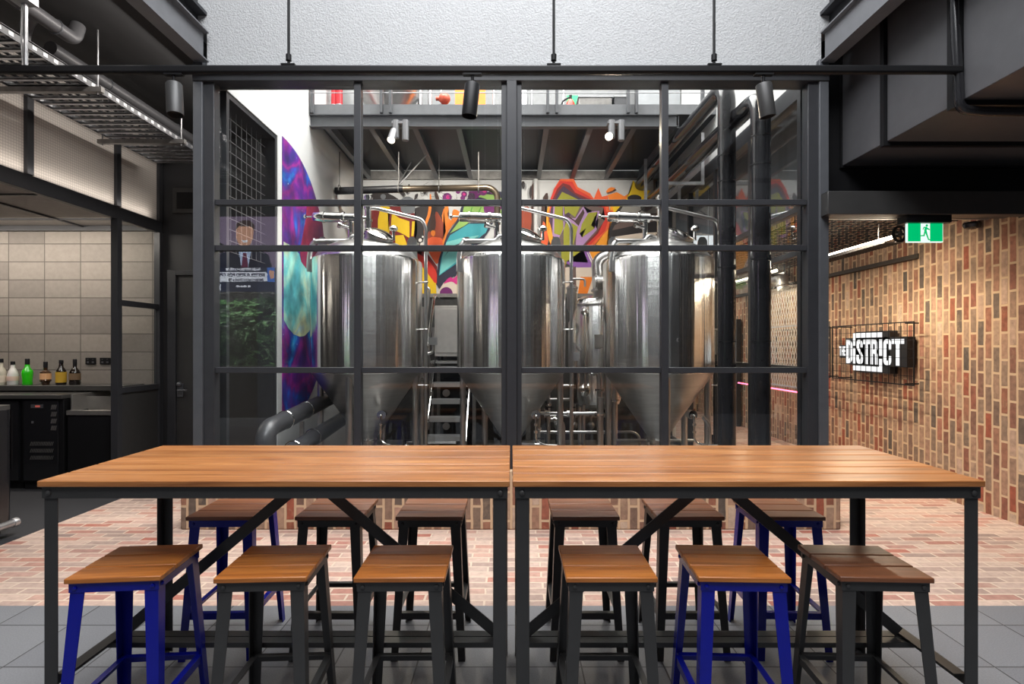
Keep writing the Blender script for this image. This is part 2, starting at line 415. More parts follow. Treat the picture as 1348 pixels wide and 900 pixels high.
# ------------------------------------------------------------------ steel framed glazing
ZT, ZM1, ZM2, ZM3, ZS = 3.83, 2.80, 2.405, 1.345, .50
w = tag(bpy.data.objects.new('window_1', None), 'black steel framed glazing between the table and the brewery', 'window', None, 'structure'); COL.objects.link(w); w.location = (0,YW,ZS)
def fbar(x0,x1,z0,z1,d=.055,name='mullion',m='frame',y0=YW-.03):
    return B().box(x0,x1,y0,y0+d,z0,z1).build(name, M[m], w, bevel=.003)
for x0,x1 in ((-2.735,-2.655),(2.648,2.728)): fbar(x0,x1,0,4.02,.14,'column','frame_light',YW-.07)
for x0,x1 in ((-2.655,-2.565),(2.56,2.648)): fbar(x0,x1,ZS,ZT,.10,'jamb','frame',YW-.05)
fbar(-.038,.046,ZS,ZT,.13,'column','frame',YW-.085)
for x0,x1 in ((-.085,-.038),(.046,.09)): fbar(x0,x1,ZS,ZT,.07,'jamb','frame',YW-.045)
for px in (472.5, 873.5):
    x = (px-VX)*YW/F; fbar(x-.030,x+.030,ZS,ZT,.075,'mullion','frame',YW-.05)
for z in (ZM1,ZM2,ZM3):
    for x0,x1 in ((-2.565,-1.357),(-1.297,-.085),(.09,1.297),(1.357,2.56)):
        fbar(x0,x1,z-.024,z+.024,.055,'transom','frame',YW-.03)
fbar(-2.735,2.728,ZS,ZS+.06,.10,'sill','frame',YW-.05)
B().box(-2.735,2.728,YW-.08,YW+.10,ZT,ZT+.072).build('head_channel', M['frame'], w, bevel=.003)
B().box(-2.735,2.728,YW-.13,YW+.10,ZT+.072,ZT+.088).build('head_angle', M['frame_light'], w, bevel=.003)  # lighter paint stands in for light on the flange top
zs = [ZS+.06,ZM3,ZM2,ZM1,ZT]
for x0,x1 in ((-2.565,-1.357),(-1.297,-.085),(.09,1.297),(1.357,2.56)):
    for i in range(4):
        B().box(x0-.008,x1+.008,YW-.003,YW+.003,zs[i]+(.0 if i==0 else .02),zs[i+1]-.02).build('pane', M['glass'], w)

# opening in the left brewery wall
w2 = tag(bpy.data.objects.new('window_2', None), 'narrow side window with a wire grid in the white brewery wall', 'window', None, 'structure'); COL.objects.link(w2); w2.location = (XL-.1,5.5,.12)
b = B()
for y0,y1,z0,z1 in ((4.95,5.0,.12,3.85),(5.97,6.01,.12,3.85),(5.0,5.97,3.80,3.85),(5.0,5.97,.12,.18)): b.box(XL-.203,XL-.01,y0,y1,z0,z1)
b.build('window_frame', M['frame'], w2)
b = B()
y = 5.03
while y < 5.97: b.cyl((XL-.12,y,2.45),(XL-.12,y,3.80),.004,seg=6); y += .105
z = 2.45
while z < 3.8: b.cyl((XL-.12,5.0,z),(XL-.12,5.97,z),.004,seg=6); z += .105
b.build('wire_grid', plain('grid_wire',(.12,.12,.125,1),.5,.3), w2)

# right hand side glazing of the brewery (between brewery and passage)
w3 = tag(bpy.data.objects.new('window_3', None), 'side glazing between the brewery and the brick passage', 'window', None, 'structure'); COL.objects.link(w3); w3.location = (XR+.05,7,0)
b = B()
b.box(XR,XR+.10,4.95,YB,3.80,3.97).build('head', M['frame'], w3)
for y in (4.98,6.02,7.06,8.1,9.15): B().box(XR,XR+.07,y-.03,y+.03,0,3.8).build('mullion', M['frame'], w3)
for z in (.05,ZM3,ZM2,ZM1): B().box(XR+.003,XR+.067,4.95,YB,z-.025,z+.025).build('transom', M['frame'], w3)
for i,(y0,y1) in enumerate(((5.01,5.99),(6.05,7.03),(7.09,8.07),(8.13,9.12))):
    B().box(XR+.03,XR+.036,y0,y1,.075,3.80).build('pane', M['glass'], w3)
B().box(XR-.03,XR,6.98,7.0,1.45,1.75).cyl((XR-.05,6.99,1.47),(XR-.05,6.99,1.73),.012,seg=8).build('pull_handle', M['satin'], w3)

# door in the dark wall
d = tag(bpy.data.objects.new('door_1', None), 'black flush door with lever handle in the dark wall', 'door', None, 'structure'); COL.objects.link(d); d.location = (-3.6,6.6,0)
B().box(-4.10,-4.0,6.56,6.64,0,2.46).box(-4.0,-3.0,6.56,6.64,2.40,2.46).build('door_frame', M['frame'], d, bevel=.004)
B().box(-4.0,-3.0,6.59,6.63,0.01,2.40).build('door_leaf', M['charcoal'], d)
B().box(-3.99,-3.92,6.575,6.59,.95,1.11).cyl((-3.955,6.575,1.03),(-3.955,6.53,1.03),.012).cyl((-3.955,6.535,1.03),(-3.85,6.535,1.03),.010).sphere((-3.955,6.56,1.10),.03).build('door_handle', M['frame_light'], d)
o = B().box(-4.06,-3.40,6.60,6.63,3.15,3.20).box(-4.06,-3.40,6.60,6.63,3.40,3.45).box(-4.06,-4.01,6.60,6.63,3.20,3.40).box(-3.45,-3.40,6.60,6.63,3.20,3.40).mat(1).box(-4.01,-3.45,6.605,6.625,3.2,3.4).build('wall_vent', [M['charcoal'],M['black']])
tag(o, 'small dark framed vent high above the black door', 'vent')

# ------------------------------------------------------------------ bar tables
def make_table(x0, x1, nplank, label, flip):
    xc = (x0+x1)/2; y0, y1 = 2.068, 2.817
    t = thing('bar_table', label, 'table', (xc,(y0+y1)/2,0), 'long bar tables')
    b = B(); pw = (y1-y0)/nplank
    for i in range(nplank): b.box(x0,x1,y0+i*pw+(.0048 if i else 0),y0+(i+1)*pw-(.0048 if i<nplank-1 else 0),1.022,1.045)
    b.build('tabletop', M['tablewood'], t, bevel=.003)
    ch = M['charcoal']
    a0,a1,c0,c1 = x0+.008,x1-.008,y0+.012,y1-.012
    # angle rim under the top
    B().box(a0,a1,c0,c0+.005,.976,1.021).box(a0,a1,c0+.005,c0+.045,1.016,1.021).build('apron', ch, t, bevel=.0015)
    B().box(a0,a1,c1-.005,c1,.976,1.021).box(a0,a1,c1-.045,c1-.005,1.016,1.021).build('apron', ch, t, bevel=.0015)
    B().box(a0,a0+.005,c0+.005,c1-.005,.976,1.021).build('apron', ch, t)
    B().box(a1-.005,a1,c0+.005,c1-.005,.976,1.021).build('apron', ch, t)
    for sx in (-1,1):
        for sy in (-1,1):
            xe = (a0+.005) if sx < 0 else (a1-.005); ye = (c0+.006) if sy < 0 else (c1-.006)
            b = B().box(min(xe,xe-sx*.05),max(xe,xe-sx*.05),min(ye,ye-sy*.005),max(ye,ye-sy*.005),.004,1.015)
            b.box(min(xe,xe-sx*.005),max(xe,xe-sx*.005),min(ye-sy*.005,ye-sy*.05),max(ye-sy*.005,ye-sy*.05),.004,1.015)
            lg = b.build('leg', ch, t, bevel=.0012)
            fx, fy = xe-sx*.022, ye-sy*.022
            B().lathe([(.022,0),(.022,.012),(.012,.016),(.008,.02)],(fx,fy,0),seg=12).build('foot', M['rubber'], lg)
            bx = xe-sx*.022
            B().lathe([(.011,0),(.010,.005),(.005,.0085),(0,.009)],(bx,c0 if sy<0 else c1,.997),(0,sy,0),12).build('bolt', ch, lg)
    ym = (y0+y1)/2
    for sx in (-1,1):
        xe = a0+.005 if sx < 0 else a1-.005
        B().box(min(xe,xe-sx*.005),max(xe,xe-sx*.005),c0+.02,c1-.02,.235,.28).box(min(xe-sx*.005,xe-sx*.05),max(xe-sx*.005,xe-sx*.05),c0+.06,c1-.06,.275,.28).build('side_rail', ch, t)
        xb = xe-sx*.05
        B().bar((xb,ym,.285),(xc+sx*-.03,ym+.003*sx,1.0),.006,.048,(0,0,1)).build('brace', ch, t)
    B().box(a0+.01,a1-.01,ym-.052,ym-.004,.258,.265).box(a0+.01,a1-.01,ym-.052,ym-.046,.243,.258).box(a0+.01,a1-.01,ym+.004,ym+.05,.258,.265).build('foot_rail', ch, t)
    return t
make_table(-1.782,-.006, 5, 'long timber bar table on charcoal legs whose outer end stands towards the bar bottles', 1)
make_table(.006,1.782, 6, 'long timber bar table on charcoal legs whose outer end stands towards the brick wall', -1)

# ------------------------------------------------------------------ stools
def make_stool(name, m, label, wd_='seatwood'):
    t = thing(name, label, 'stool', (0,0,0), 'bar stools at the long tables')
    hw = .168; b = B()
    for i in range(3):
        y0 = -hw+i*.1145; b.box(-hw-.001,hw+.001,y0,y0+.107,.680,.700)
    b.build('seat', M[wd_], t, bevel=.004)
    q = .158; b = B()
    b.box(-q,q,-q,-q+.004,.645,.679).box(-q,q,q-.004,q,.645,.679).box(-q,-q+.004,-q+.004,q-.004,.645,.679).box(q-.004,q,-q+.004,q-.004,.645,.679)
    b.box(-q+.004,q-.004,-q+.004,-q+.03,.675,.679).box(-q+.004,q-.004,q-.03,q-.004,.675,.679)
    for sx in (-1,1):
        for sy in (-1,1):
            b.lathe([(.0085,0),(.0075,.004),(.004,.006),(0,.0065)],(sx*(q-.022),sy*q,.662),(0,sy,0),10)
            b.lathe([(.0085,0),(.0075,.004),(.004,.006),(0,.0065)],(sx*q,sy*(q-.022),.662),(sx,0,0),10)
    b.build('seat_frame', M[m], t)
    dx, dy = .030, .055
    def corner(sx, sy, z):
        k = 1-z/.675; return sx*(q-.005+dx*k), sy*(q-.005+dy*k)
    for sx in (-1,1):
        for sy in (-1,1):
            b = B(); z0, z1 = .0, .672; wt, wb, th = .050, .034, .004
            bx,by = corner(sx,sy,z0); tx,ty = corner(sx,sy,z1)
            def pl(ax):
                def ring(x,y,z,wd):
                    if ax == 0: return [(x,y,z),(x-sx*wd,y,z),(x-sx*wd,y-sy*th,z),(x,y-sy*th,z)]
                    return [(x,y-sy*th,z),(x-sx*th,y-sy*th,z),(x-sx*th,y-sy*wd,z),(x,y-sy*wd,z)]
                b.hexa(ring(bx,by,z0,wb)+ring(tx,ty,z1,wt))
            pl(0); pl(1)
            b.build('leg', M[m], t)
    z = .212
    for sy in (-1,1):
        x,y = corner(1,sy,z); B().box(-x+.005,x-.005,min(y-sy*.005,y-sy*.010),max(y-sy*.005,y-sy*.010),z-.016,z+.016).box(-x+.02,x-.02,min(y-sy*.010,y-sy*.03),max(y-sy*.010,y-sy*.03),z+.012,z+.016).build('stretcher', M[m], t)
    for sx in (-1,1):
        x,y = corner(sx,1,z); B().box(min(x-sx*.005,x-sx*.010),max(x-sx*.005,x-sx*.010),-y+.011,y-.011,z-.016,z+.016).box(min(x-sx*.010,x-sx*.03),max(x-sx*.010,x-sx*.03),-y+.03,y-.03,z+.012,z+.016).build('stretcher', M[m], t)
    return t
FY, RY = 2.194, 2.918
spots = [  # x, y, turn, colour, label
 (-1.483,FY,.09,'blue','near glossy blue stool at the bar bottle end of the tables'),
 (-.933,FY,.05,'charcoal','near charcoal stool between the bottle end blue stool and another charcoal stool'),
 (-.415,FY,.015,'charcoal','near charcoal stool just on the bottle side of the paired middle table legs'),
 (.371,FY,-.0,'charcoal','near charcoal stool just on the brick wall side of the paired middle table legs'),
 (.867,FY,-.04,'blue','near blue stool standing between two charcoal stools'),
 (1.392,FY,-.045,'charcoal','near charcoal stool at the brick wall end, seat planks deep brown'),
 (-1.461,RY,.03,'blue','blue stool across the table by the plinth, at the bar bottle end'),
 (-.914,RY,.0,'charcoal','charcoal stool across the table, next to the far blue stool of the bottle end'),
 (-.410,RY,.0,'charcoal','charcoal stool across the table, beside the middle legs on the bottle side'),
 (.374,RY,.0,'charcoal','charcoal stool across the table, beside the middle legs on the brick wall side'),
 (.899,RY,.0,'charcoal','charcoal stool across the table, next to the far blue stool of the brick wall end'),
 (1.406,RY,-.03,'blue','blue stool across the table by the plinth, at the brick wall end')]
proto = {}
for i,(x,y,a,c,lab) in enumerate(spots):
    k = (c, 'seatdark' if i >= 5 else 'seatwood')
    if k not in proto:
        o = proto[k] = make_stool('bar_stool', c, lab, k[1]); o.location = (x,y,0); o.rotation_euler = (0,0,a)
    else: o = dup(proto[k], (x,y,0), a, lab)
# ------------------------------------------------------------------ fermenting tanks
def make_tank(x, y, label):
    t = thing('fermenting_tank', label, 'tank', (x,y,0.012), 'conical fermenting tanks')
    c = (x,y,0)
    B().lathe([(.632,1.255),(.637,1.262),(.637,2.515),(.630,2.545),(.60,2.57)],c,seg=72).build('shell', M['tank'], t)
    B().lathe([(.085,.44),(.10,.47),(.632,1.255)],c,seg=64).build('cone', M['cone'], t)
    B().lathe([(.600,2.57),(.535,2.66),(.38,2.745),(.18,2.792),(0,2.80)],c,seg=64).build('dome', M['satin'], t)
    B().lathe([(.638,1.285),(.641,1.287),(.641,1.297),(.638,1.299)],c,seg=64).build('seam', M['satin'], t)
    for a in (-95,-5,85,175):
        lx, ly = x+.575*math.cos(R(a)), y+.575*math.sin(R(a))
        l = B().cyl((lx,ly,.03),(lx,ly,1.23),.036,seg=16).build('leg', M['satin'], t)
        B().lathe([(.05,.012),(.05,.03),(.03,.045)],(lx,ly,0),seg=14).build('foot', M['satin'], l)
    # outlet
    b = B().lathe([(.085,.36),(.085,.45)],c,seg=24).lathe([(.115,.425),(.115,.455)],c,seg=24).lathe([(.06,.20),(.06,.36)],c,seg=20).lathe([(.085,.345),(.085,.372)],c,seg=20)
    for a in range(6): b.cyl((x+.1*math.cos(a),y+.1*math.sin(a),.40),(x+.1*math.cos(a),y+.1*math.sin(a),.48),.012,seg=8)
    b.tube(bend([(x,y,.22),(x,y,.15),(x+.05,y-.55,.15)],.08),.03,12).build('outlet', M['satin'], t)
    # centre riser
    b = B().cyl((x+.02,y-.05,2.78),(x+.02,y-.05,3.32),.038,seg=18)
    for z in (2.80,2.86,3.02,3.16,3.28): b.lathe([(.052,z),(.052,z+.02)],(x+.02,y-.05,0),seg=18)
    b.build('riser_pipe', M['chrome'], t)
    # pressure valve pointing sideways
    yv, zv = y-.10, 3.045
    b = B().lathe([(0,-.015),(.026,-.01),(.026,.012),(.010,.02),(.010,.09),(.046,.095),(.056,.11),(.056,.20),(.066,.205),(.066,.225),(.058,.23),(.058,.43),(.068,.435),(.068,.46),(.055,.47),(.055,.58)],(x-.70,yv,zv+.015),(1,0,-.03),seg=20)
    b.cyl((x-.13,yv,zv),(x,yv+.03,zv),.03).build('pressure_valve', M['chrome'], t)
    b = B().lathe([(.03,-.22),(.03,-.05),(.045,-.045),(.045,.0)],(x-.17,yv,zv),seg=16).lathe([(.05,-.27),(.05,-.25),(.032,-.25),(.032,-.22)],(x-.17,yv,zv),seg=16)
    b.cyl((x-.17,yv,zv-.12),(x-.27,yv-.05,zv-.10),.022).cyl((x-.27,yv-.05,zv-.10),(x-.30,yv-.065,zv-.093),.034).build('valve_body', M['chrome'], t)
    # cleaning pipe that turns down the side
    b = B().tube(bend([(x-.05,y-.12,2.80),(x-.14,y-.14,2.83),(x-.18,y-.15,2.765),(x-.56,y-.25,2.745),(x-.595,y-.26,2.55),(x-.595,y-.26,2.40)],.07),.028,14)
    b.tube([(x-.55,y-.25,2.746),(x-.53,y-.245,2.747)],.035,14).build('cleaning_pipe', M['satin'], t)
    # overflow arm
    b = B().tube(bend([(x+.02,y-.05,3.16),(x+.10,y-.05,3.17),(x+.655,y-.08,3.03),(x+.70,y-.08,2.94),(x+.70,y-.08,.10)],.06),.021,12)
    for z in (2.30,1.75,1.10): b.cyl((x+.61,y-.08,z),(x+.70,y-.08,z),.010,seg=8).torus((x+.70,y-.08,z),(0,0,1),.024,.008,14,6)
    b.build('overflow_pipe', M['satin'], t)
    # manway
    ax = Vector((.42,-.35,1)).normalized(); cm = Vector((x+.17,y-.20,2.775))
    b = B().lathe([(.155,-.03),(.155,.03),(.17,.035),(.17,.055)],cm,ax,32)
    b.build('manway_neck', M['satin'], t)
    md = B().lathe([(.172,.058),(.172,.072),(.15,.085),(.09,.105),(0,.115)],cm,ax,32).build('manway_lid', M['chrome'], t)
    k = cm+Vector((.19,-.05,-.02))
    B().cyl(k,k+Vector((0,0,.13)),.016).lathe([(.016,.10),(.045,.115),(.05,.135),(.04,.155),(.014,.17),(0,.172)],k,seg=16).build('clamp_knob', M['chrome'], md)
    # lifting lugs
    for s in (-1,1):
        B().prism([(x+s*.46,y-.02,2.69),(x+s*.59,y-.02,2.57),(x+s*.58,y-.02,2.80),(x+s*.55,y-.02,2.84),(x+s*.50,y-.02,2.84),(x+s*.475,y-.02,2.80)],(0,.015,0)).build('lifting_lug', M['satin'], t)
    # sample tap on the cone
    b = B()
    b.cyl((x+.26,y-.36,.80),(x+.27,y-.46,.80),.05,seg=18).tube(bend([(x+.27,y-.46,.80),(x+.27,y-.50,.80),(x+.27,y-.50,.52),(x+.36,y-.52,.48),(x+.50,y-.55,.48)],.05),.012,10)
    for z in (.70,.62): b.lathe([(.022,-.012),(.022,.012)],(x+.27,y-.50,z),seg=12)
    b.build('sample_tap', M['chrome'], t)
    # drain line with a butterfly valve in front
    b = B().tube(bend([(x+.36,y-.30,.42),(x+.55,y-.42,.42),(x+.66,y-.45,.40),(x+.68,y-.45,.20),(x+.68,y-.45,.02)],.06),.020,10)
    b.lathe([(.036,-.02),(.036,.02)],(x+.50,y-.39,.42),(1,-.5,0),14).build('drain_pipe', M['satin'], t)
    B().cyl((x+.50,y-.39,.42),(x+.50,y-.39,.50),.008).cb((x+.50,y-.39,.53),(.022,.022,.09)).build('valve_handle', M['black'], t)
    # thermowell and name plate
    B().cyl((x+.06,y-.62,1.62),(x+.06,y-.66,1.62),.018).build('thermowell', M['chrome'], t)
    return t
TY = 6.50
make_tank(-1.695,TY,'tall conical steel tank next to the galaxy painting')
make_tank(.0,TY,'tall conical steel tank behind the central double mullion')
make_tank(1.725,TY,'tall conical steel tank next to the black vertical ducts')

# ------------------------------------------------------------------ round lagged pipes along the galaxy wall
for k,(x,z,r,lab) in enumerate(((-2.28,.80,.088,'upper of two grey lagged pipes along the foot of the galaxy wall'),(-2.20,.50,.088,'lower of two grey lagged pipes along the foot of the galaxy wall'))):
    t = thing('lagged_pipe', lab, 'pipe', (x,7.0,z), 'lagged pipes at the galaxy wall')
    B().tube(bend([(x,5.08+k*.25,.02),(x,5.10+k*.25,z-.02),(x,9.0,z+.24)],.16),r,20).build('lagging', M['greypipe'], t)
    for y in (5.55,6.1,7.4,8.4): B().torus((x,y,z-.02+.26*(y-5.1)/3.9),(0,1,.06),r+.002,.006,26,6).build('band', M['chrome'], t)
    for y in (6.0,8.0): B().box(x-.02,x+.02,y-.02,y+.02,.012,z-r+.02).build('pipe_stand', M['galv'], t)

# ------------------------------------------------------------------ bright tank, steps and plant between the tanks
x,y = 1.20,7.75
t = thing('bright_tank', 'slim round bottomed steel tank between the middle and end conical tanks', 'tank', (x,y,.012))
B().lathe([(.05,.66),(.22,.69),(.33,.76),(.36,.86),(.36,2.14),(.33,2.20),(.20,2.25),(0,2.27)],(x,y,0),seg=48).build('shell', M['tank'], t)
B().lathe([(.362,2.10),(.372,2.105),(.372,2.13),(.362,2.135)],(x,y,0),seg=48).build('rim', M['satin'], t)
for a in (45,135,225,315): B().cyl((x+.30*math.cos(R(a)),y+.30*math.sin(R(a)),.012),(x+.30*math.cos(R(a)),y+.30*math.sin(R(a)),.85),.025).build('leg', M['satin'], t)
B().cb((x-.02,y-.375,1.62),(.13,.05,.18)).build('control_box', M['satin'], t)
B().tube(bend([(x-.22,y-.30,2.0),(x-.22,y-.42,2.0),(x-.22,y-.42,.95)],.04),.014,10).sphere((x-.22,y-.33,2.02),.05).build('sight_tube', M['chrome'], t)
B().lathe([(0,0),(.075,.0),(.08,.02),(.05,.04),(0,.05)],(x-.22,y-.33,.96),(0,-1,0),20).build('gauge', M['chrome'], t)
b = B().tube(bend([(x+.02,y-.20,2.22),(x-.02,y-.25,2.72),(x+.15,y-.25,2.80),(x+.75,y-.2,2.80)],.2,10),.095,20)
for z in (2.30,): b.lathe([(.12,z),(.12,z+.03)],(x+.01,y-.21,0),seg=22)
b.build('vapour_pipe', M['satin'], t)
B().tube([(x-.1,y-.45,2.40),(x+.55,y-.40,2.44)],.085,18).lathe([(.10,.0),(.10,.025)],(x+.12,y-.435,2.412),(1,.07,.06),20).lathe([(.10,.0),(.10,.025)],(x-.08,y-.45,2.40),(1,.07,.06),20).build('manifold_pipe', M['satin'], t)

x,y = .80,7.25
t = thing('filter_vessel', 'small upright steel filter vessel hanging beside the middle conical tank', 'vessel', (x,y,1.2))
b = B().lathe([(.05,1.28),(.05,1.86),(.028,1.90),(.028,1.98),(.072,2.06),(.072,2.30),(.08,2.31),(.08,2.33),(.04,2.36),(0,2.37)],(x,y,0),seg=24)
b.build('body', M['satin'], t)
B().tube(bend([(x-.02,y,2.36),(x-.02,y,2.44),(x+.17,y,2.44),(x+.17,y,2.34)],.04),.014).tube(bend([(x,y,1.90),(x+.09,y,1.82),(x+.02,y,1.60),(x+.11,y,1.50)],.06),.022).build('hose', M['satin'], t)
B().cb((x+.03,y-.05,1.42),(.11,.04,.11)).cyl((x+.03,y-.05,1.48),(x+.03,y-.05,1.60),.018).build('meter', M['galv'], t)
B().tube(bend([(x+.03,y-.05,1.36),(x+.03,y-.05,1.27),(x-.16,y-.05,1.24)],.06),.022).cyl((x,y,.012),(x,y,1.30),.02).build('outlet', M['satin'], t)

# steel steps with platform and cabinet
x0,x1 = -1.10,-.60
t = thing('platform_steps', 'open tread steel steps rising between two conical tanks', 'stairs', ((x0+x1)/2,7.4,.012))
def checker():
    tt = NT('tread_grating'); n = tt.n('ShaderNodeTexChecker'); n.inputs['Scale'].default_value = 70; tt.l(tt.coords(), n.inputs['Vector'])
    r = tt.ramp(n.outputs['Fac'], [(0,(.32,.32,.32,1)),(1,(.62,.62,.62,1))]); tt.bsdf(r.outputs[0], .4, .7); return tt.m
M['tread'] = checker()
for i in range(6):
    z = .16+.22*i; y = 6.98+.20*i
    B().box(x0,x1,y,y+.19,z-.018,z).box(x0,x1,y-.008,y,z-.06,z).build('tread', M['tread'], t)
for sx in (x0-.012,x1+.012): B().bar((sx,6.93,.02),(sx,8.15,1.34),.012,.16,(0,-1,1)).build('stringer', M['chrome'], t)
B().box(x0-.1,.30,8.12,9.0,1.30,1.335).build('platform', M['tread'], t)
for xx,yy in ((x0-.08,8.16),(x1+.05,8.16),(.26,8.16),(x0-.08,8.95),(.26,8.95)): B().box(xx-.025,xx+.025,yy-.025,yy+.025,.012,1.30).build('post', M['galvdull'], t)
for sx in (x0-.03,): 
    B().tube(bend([(sx,7.1,.20),(sx,7.1,1.20),(sx,8.1,2.30),(sx,8.6,2.30)],.12),.02,10).tube([(sx,7.6,.7),(sx,7.6,1.75)],.016,8).build('handrail', M['chrome'], t)
t = thing('steel_cabinet', 'pale steel cabinet on the platform above the steps', 'cabinet', (-.86,8.5,1.335))
B().box(-1.16,-.55,8.32,8.85,1.40,2.17).build('body', plain('pale_steel',(.62,.60,.57,1),.45,.35), t, bevel=.01)
B().box(-1.13,-.58,8.305,8.32,1.46,2.12).build('door', plain('pale_steel_door',(.66,.64,.61,1),.4,.35), t, bevel=.004)
B().cyl((-.72,8.55,2.17),(-.72,8.55,2.37),.065).tube(bend([(-.72,8.55,2.35),(-.72,8.55,2.57),(-.5,8.55,2.59)],.08),.025).build('flue', M['satin'], t)
for xx in (-1.1,-.6):
    for yy in (8.38,8.8): B().cyl((xx,yy,1.335),(xx,yy,1.41),.02,seg=10).build('foot', M['black'], t)
t = thing('flow_meter', 'small clear flow meter on a bent steel pipe beside the steps', 'meter', (-1.02,7.2,.012))
B().cb((-1.02,7.2,1.62),(.10,.05,.10)).build('meter', M['galv'], t)
B().cyl((-1.02,7.2,1.67),(-1.02,7.2,1.80),.018).tube(bend([(-1.02,7.2,1.57),(-1.02,7.2,1.47),(-1.14,7.18,1.45)],.06),.022).tube(bend([(-1.14,7.18,1.45),(-1.16,7.18,1.40),(-1.16,7.18,.012)],.03),.022).build('pipe', M['satin'], t)

# process pipework: several separate pipe runs
def run(name, label, pts, r, rad=.06, m='satin', cat='pipe', flanges=(), valves=(), group='steel process pipes'):
    t = thing(name, label, cat, (pts[0][0],pts[0][1],min(p[2] for p in pts)), group)
    B().tube(bend(pts,rad),r,12).build('pipe', M[m], t)
    for c,a in flanges: B().lathe([(r*1.7,-.014),(r*1.7,.014)],c,a,16).build('flange', M['chrome'], t)
    for c in valves:
        v = B().lathe([(r*1.9,-.03),(r*1.9,.03)],c,(1,0,0),14).build('valve', M['chrome'], t)
        B().cyl(c,(c[0],c[1],c[2]+.07),.008,seg=8).cb((c[0]+.03,c[1],c[2]+.075),(.09,.018,.014)).build('valve_lever', M['black'], v)
    return t
fl = .012
run('process_pipe','thin steel pipe in front of the slim tank dropping to the floor',[(1.02,7.0,1.20),(1.10,7.0,1.24),(1.12,7.0,1.15),(1.12,7.0,fl)],.033,.06,flanges=[((1.12,7.0,1.0),(0,0,1))])
run('process_pipe','short steel pipe with flanged foot below the slim tank',[(.50,7.0,.62),(.62,7.0,.62),(.66,7.0,.55),(.66,7.0,fl)],.028,.07,flanges=[((.66,7.0,.10),(0,0,1)),((.55,7.0,.62),(1,0,0))])
run('process_pipe','level steel pipe with two valves under the slim tank',[(.28,6.85,.72),(1.06,6.85,.72)],.022,.05,valves=[(.45,6.85,.72),(.72,6.85,.72)])
run('process_pipe','lower level steel pipe running behind the end conical tank',[(.30,7.3,.42),(1.62,7.3,.42),(1.70,7.3,.36),(1.70,7.3,fl)],.018,.05)
run('process_pipe','upright steel riser beside the middle tank cone',[(.34,6.75,fl),(.34,6.75,1.0)],.018,.05,flanges=[((.34,6.75,.55),(0,0,1)),((.34,6.75,.85),(0,0,1))])
run('process_pipe','hooked steel pipe with black handled valve under the middle tank',[(.12,6.4,.42),(.40,6.3,.42),(.50,6.28,.36),(.52,6.28,fl)],.020,.07,valves=[(.30,6.335,.42)])
run('process_pipe','upright pair pipe behind the middle cone on the slim tank side',[(.48,7.1,fl),(.48,7.1,.98)],.024,.05,flanges=[((.48,7.1,.80),(0,0,1))])
run('process_pipe','level steel pipe behind the first conical tank near the floor',[(-1.35,7.2,.30),(-.72,7.2,.30)],.022,.05,valves=[(-1.15,7.2,.30)])
run('process_pipe','hooked steel pipe beside the steps and the first tank',[(-1.30,6.2,.43),(-1.10,6.1,.43),(-.98,6.1,.36),(-.96,6.1,fl)],.020,.07,valves=[(-1.18,6.14,.43)])
run('process_pipe','tall thick steel standpipe beside the steps',[(-1.13,6.95,fl),(-1.13,6.95,2.05)],.034,.05,flanges=[((-1.13,6.95,1.15),(0,0,1)),((-1.13,6.95,1.62),(0,0,1))])
run('process_pipe','steel pipe loop beside the end tank near the black mullion',[(2.10,6.05,.78),(2.18,6.05,.70),(2.18,6.05,.40),(2.30,6.05,.34),(2.42,6.05,.34),(2.46,6.05,.28),(2.46,6.05,fl)],.020,.05,valves=[(2.30,6.05,.34)])
run('process_pipe','level steel pipe behind the end tank cone',[(1.35,7.1,.34),(2.35,7.1,.34)],.020,.05)
run('process_pipe','bent white hose pipe hanging beside the first tank and the steps',[(-1.06,6.75,2.28),(-1.0,6.75,2.26),(-1.08,6.7,1.55),(-1.14,6.7,.9),(-1.16,6.7,fl)],.016,.05)
t = thing('pump', 'round bodied white pump under the middle conical tank', 'pump', (.21,6.8,fl))
B().lathe([(0,-.09),(.06,-.085),(.14,-.06),(.15,.0),(.15,.22),(.10,.25),(0,.26)],(.22,6.62,.24),(0,1,0),28).build('housing', M['galv'], t)
B().lathe([(.035,-.02),(.05,0)],(.22,6.52,.24),(0,1,0),16).cyl((.22,6.54,.24),(.22,6.54,.10),.022).build('inlet', M['chrome'], t)
B().box(.10,.34,6.58,6.85,fl,.12).build('foot', M['black'], t)
t = thing('heat_exchanger', 'dark framed plate heat exchanger behind the steps', 'machine', (-.85,8.55,fl))
B().box(-1.08,-.62,8.42,8.44,.2,1.05).box(-1.08,-.62,8.8,8.82,.2,1.05).box(-1.1,-.6,8.44,8.80,fl,.2).build('frame', M['black'], t)
B().box(-1.02,-.68,8.45,8.79,.2,.98).build('plates', M['galvdull'], t, bevel=.004)
for xx in (-.98,-.72):
    for zz in (.35,.85): B().cyl((xx,8.43,zz),(xx,8.30,zz),.035).cyl((xx,8.31,zz),(xx,8.29,zz),.055).build('port', M['satin'], t)
t = thing('pipe_rack', 'black framed manifold rack below the slim tank', 'rack', (.95,8.4,fl))
for xx in (.55,1.40): B().box(xx-.03,xx+.03,8.37,8.43,fl,1.0).build('post', M['black'], t)
for zz in (.25,.5,.75): B().cyl((.5,8.35,zz),(1.45,8.35,zz),.024).build('pipe', M['satin'], t)
for xx in (.7,.95,1.2): B().sphere((xx,8.30,.36),.06).cyl((xx,8.3,.25),(xx,8.3,.75),.02).build('valve', M['galvdull'], t)

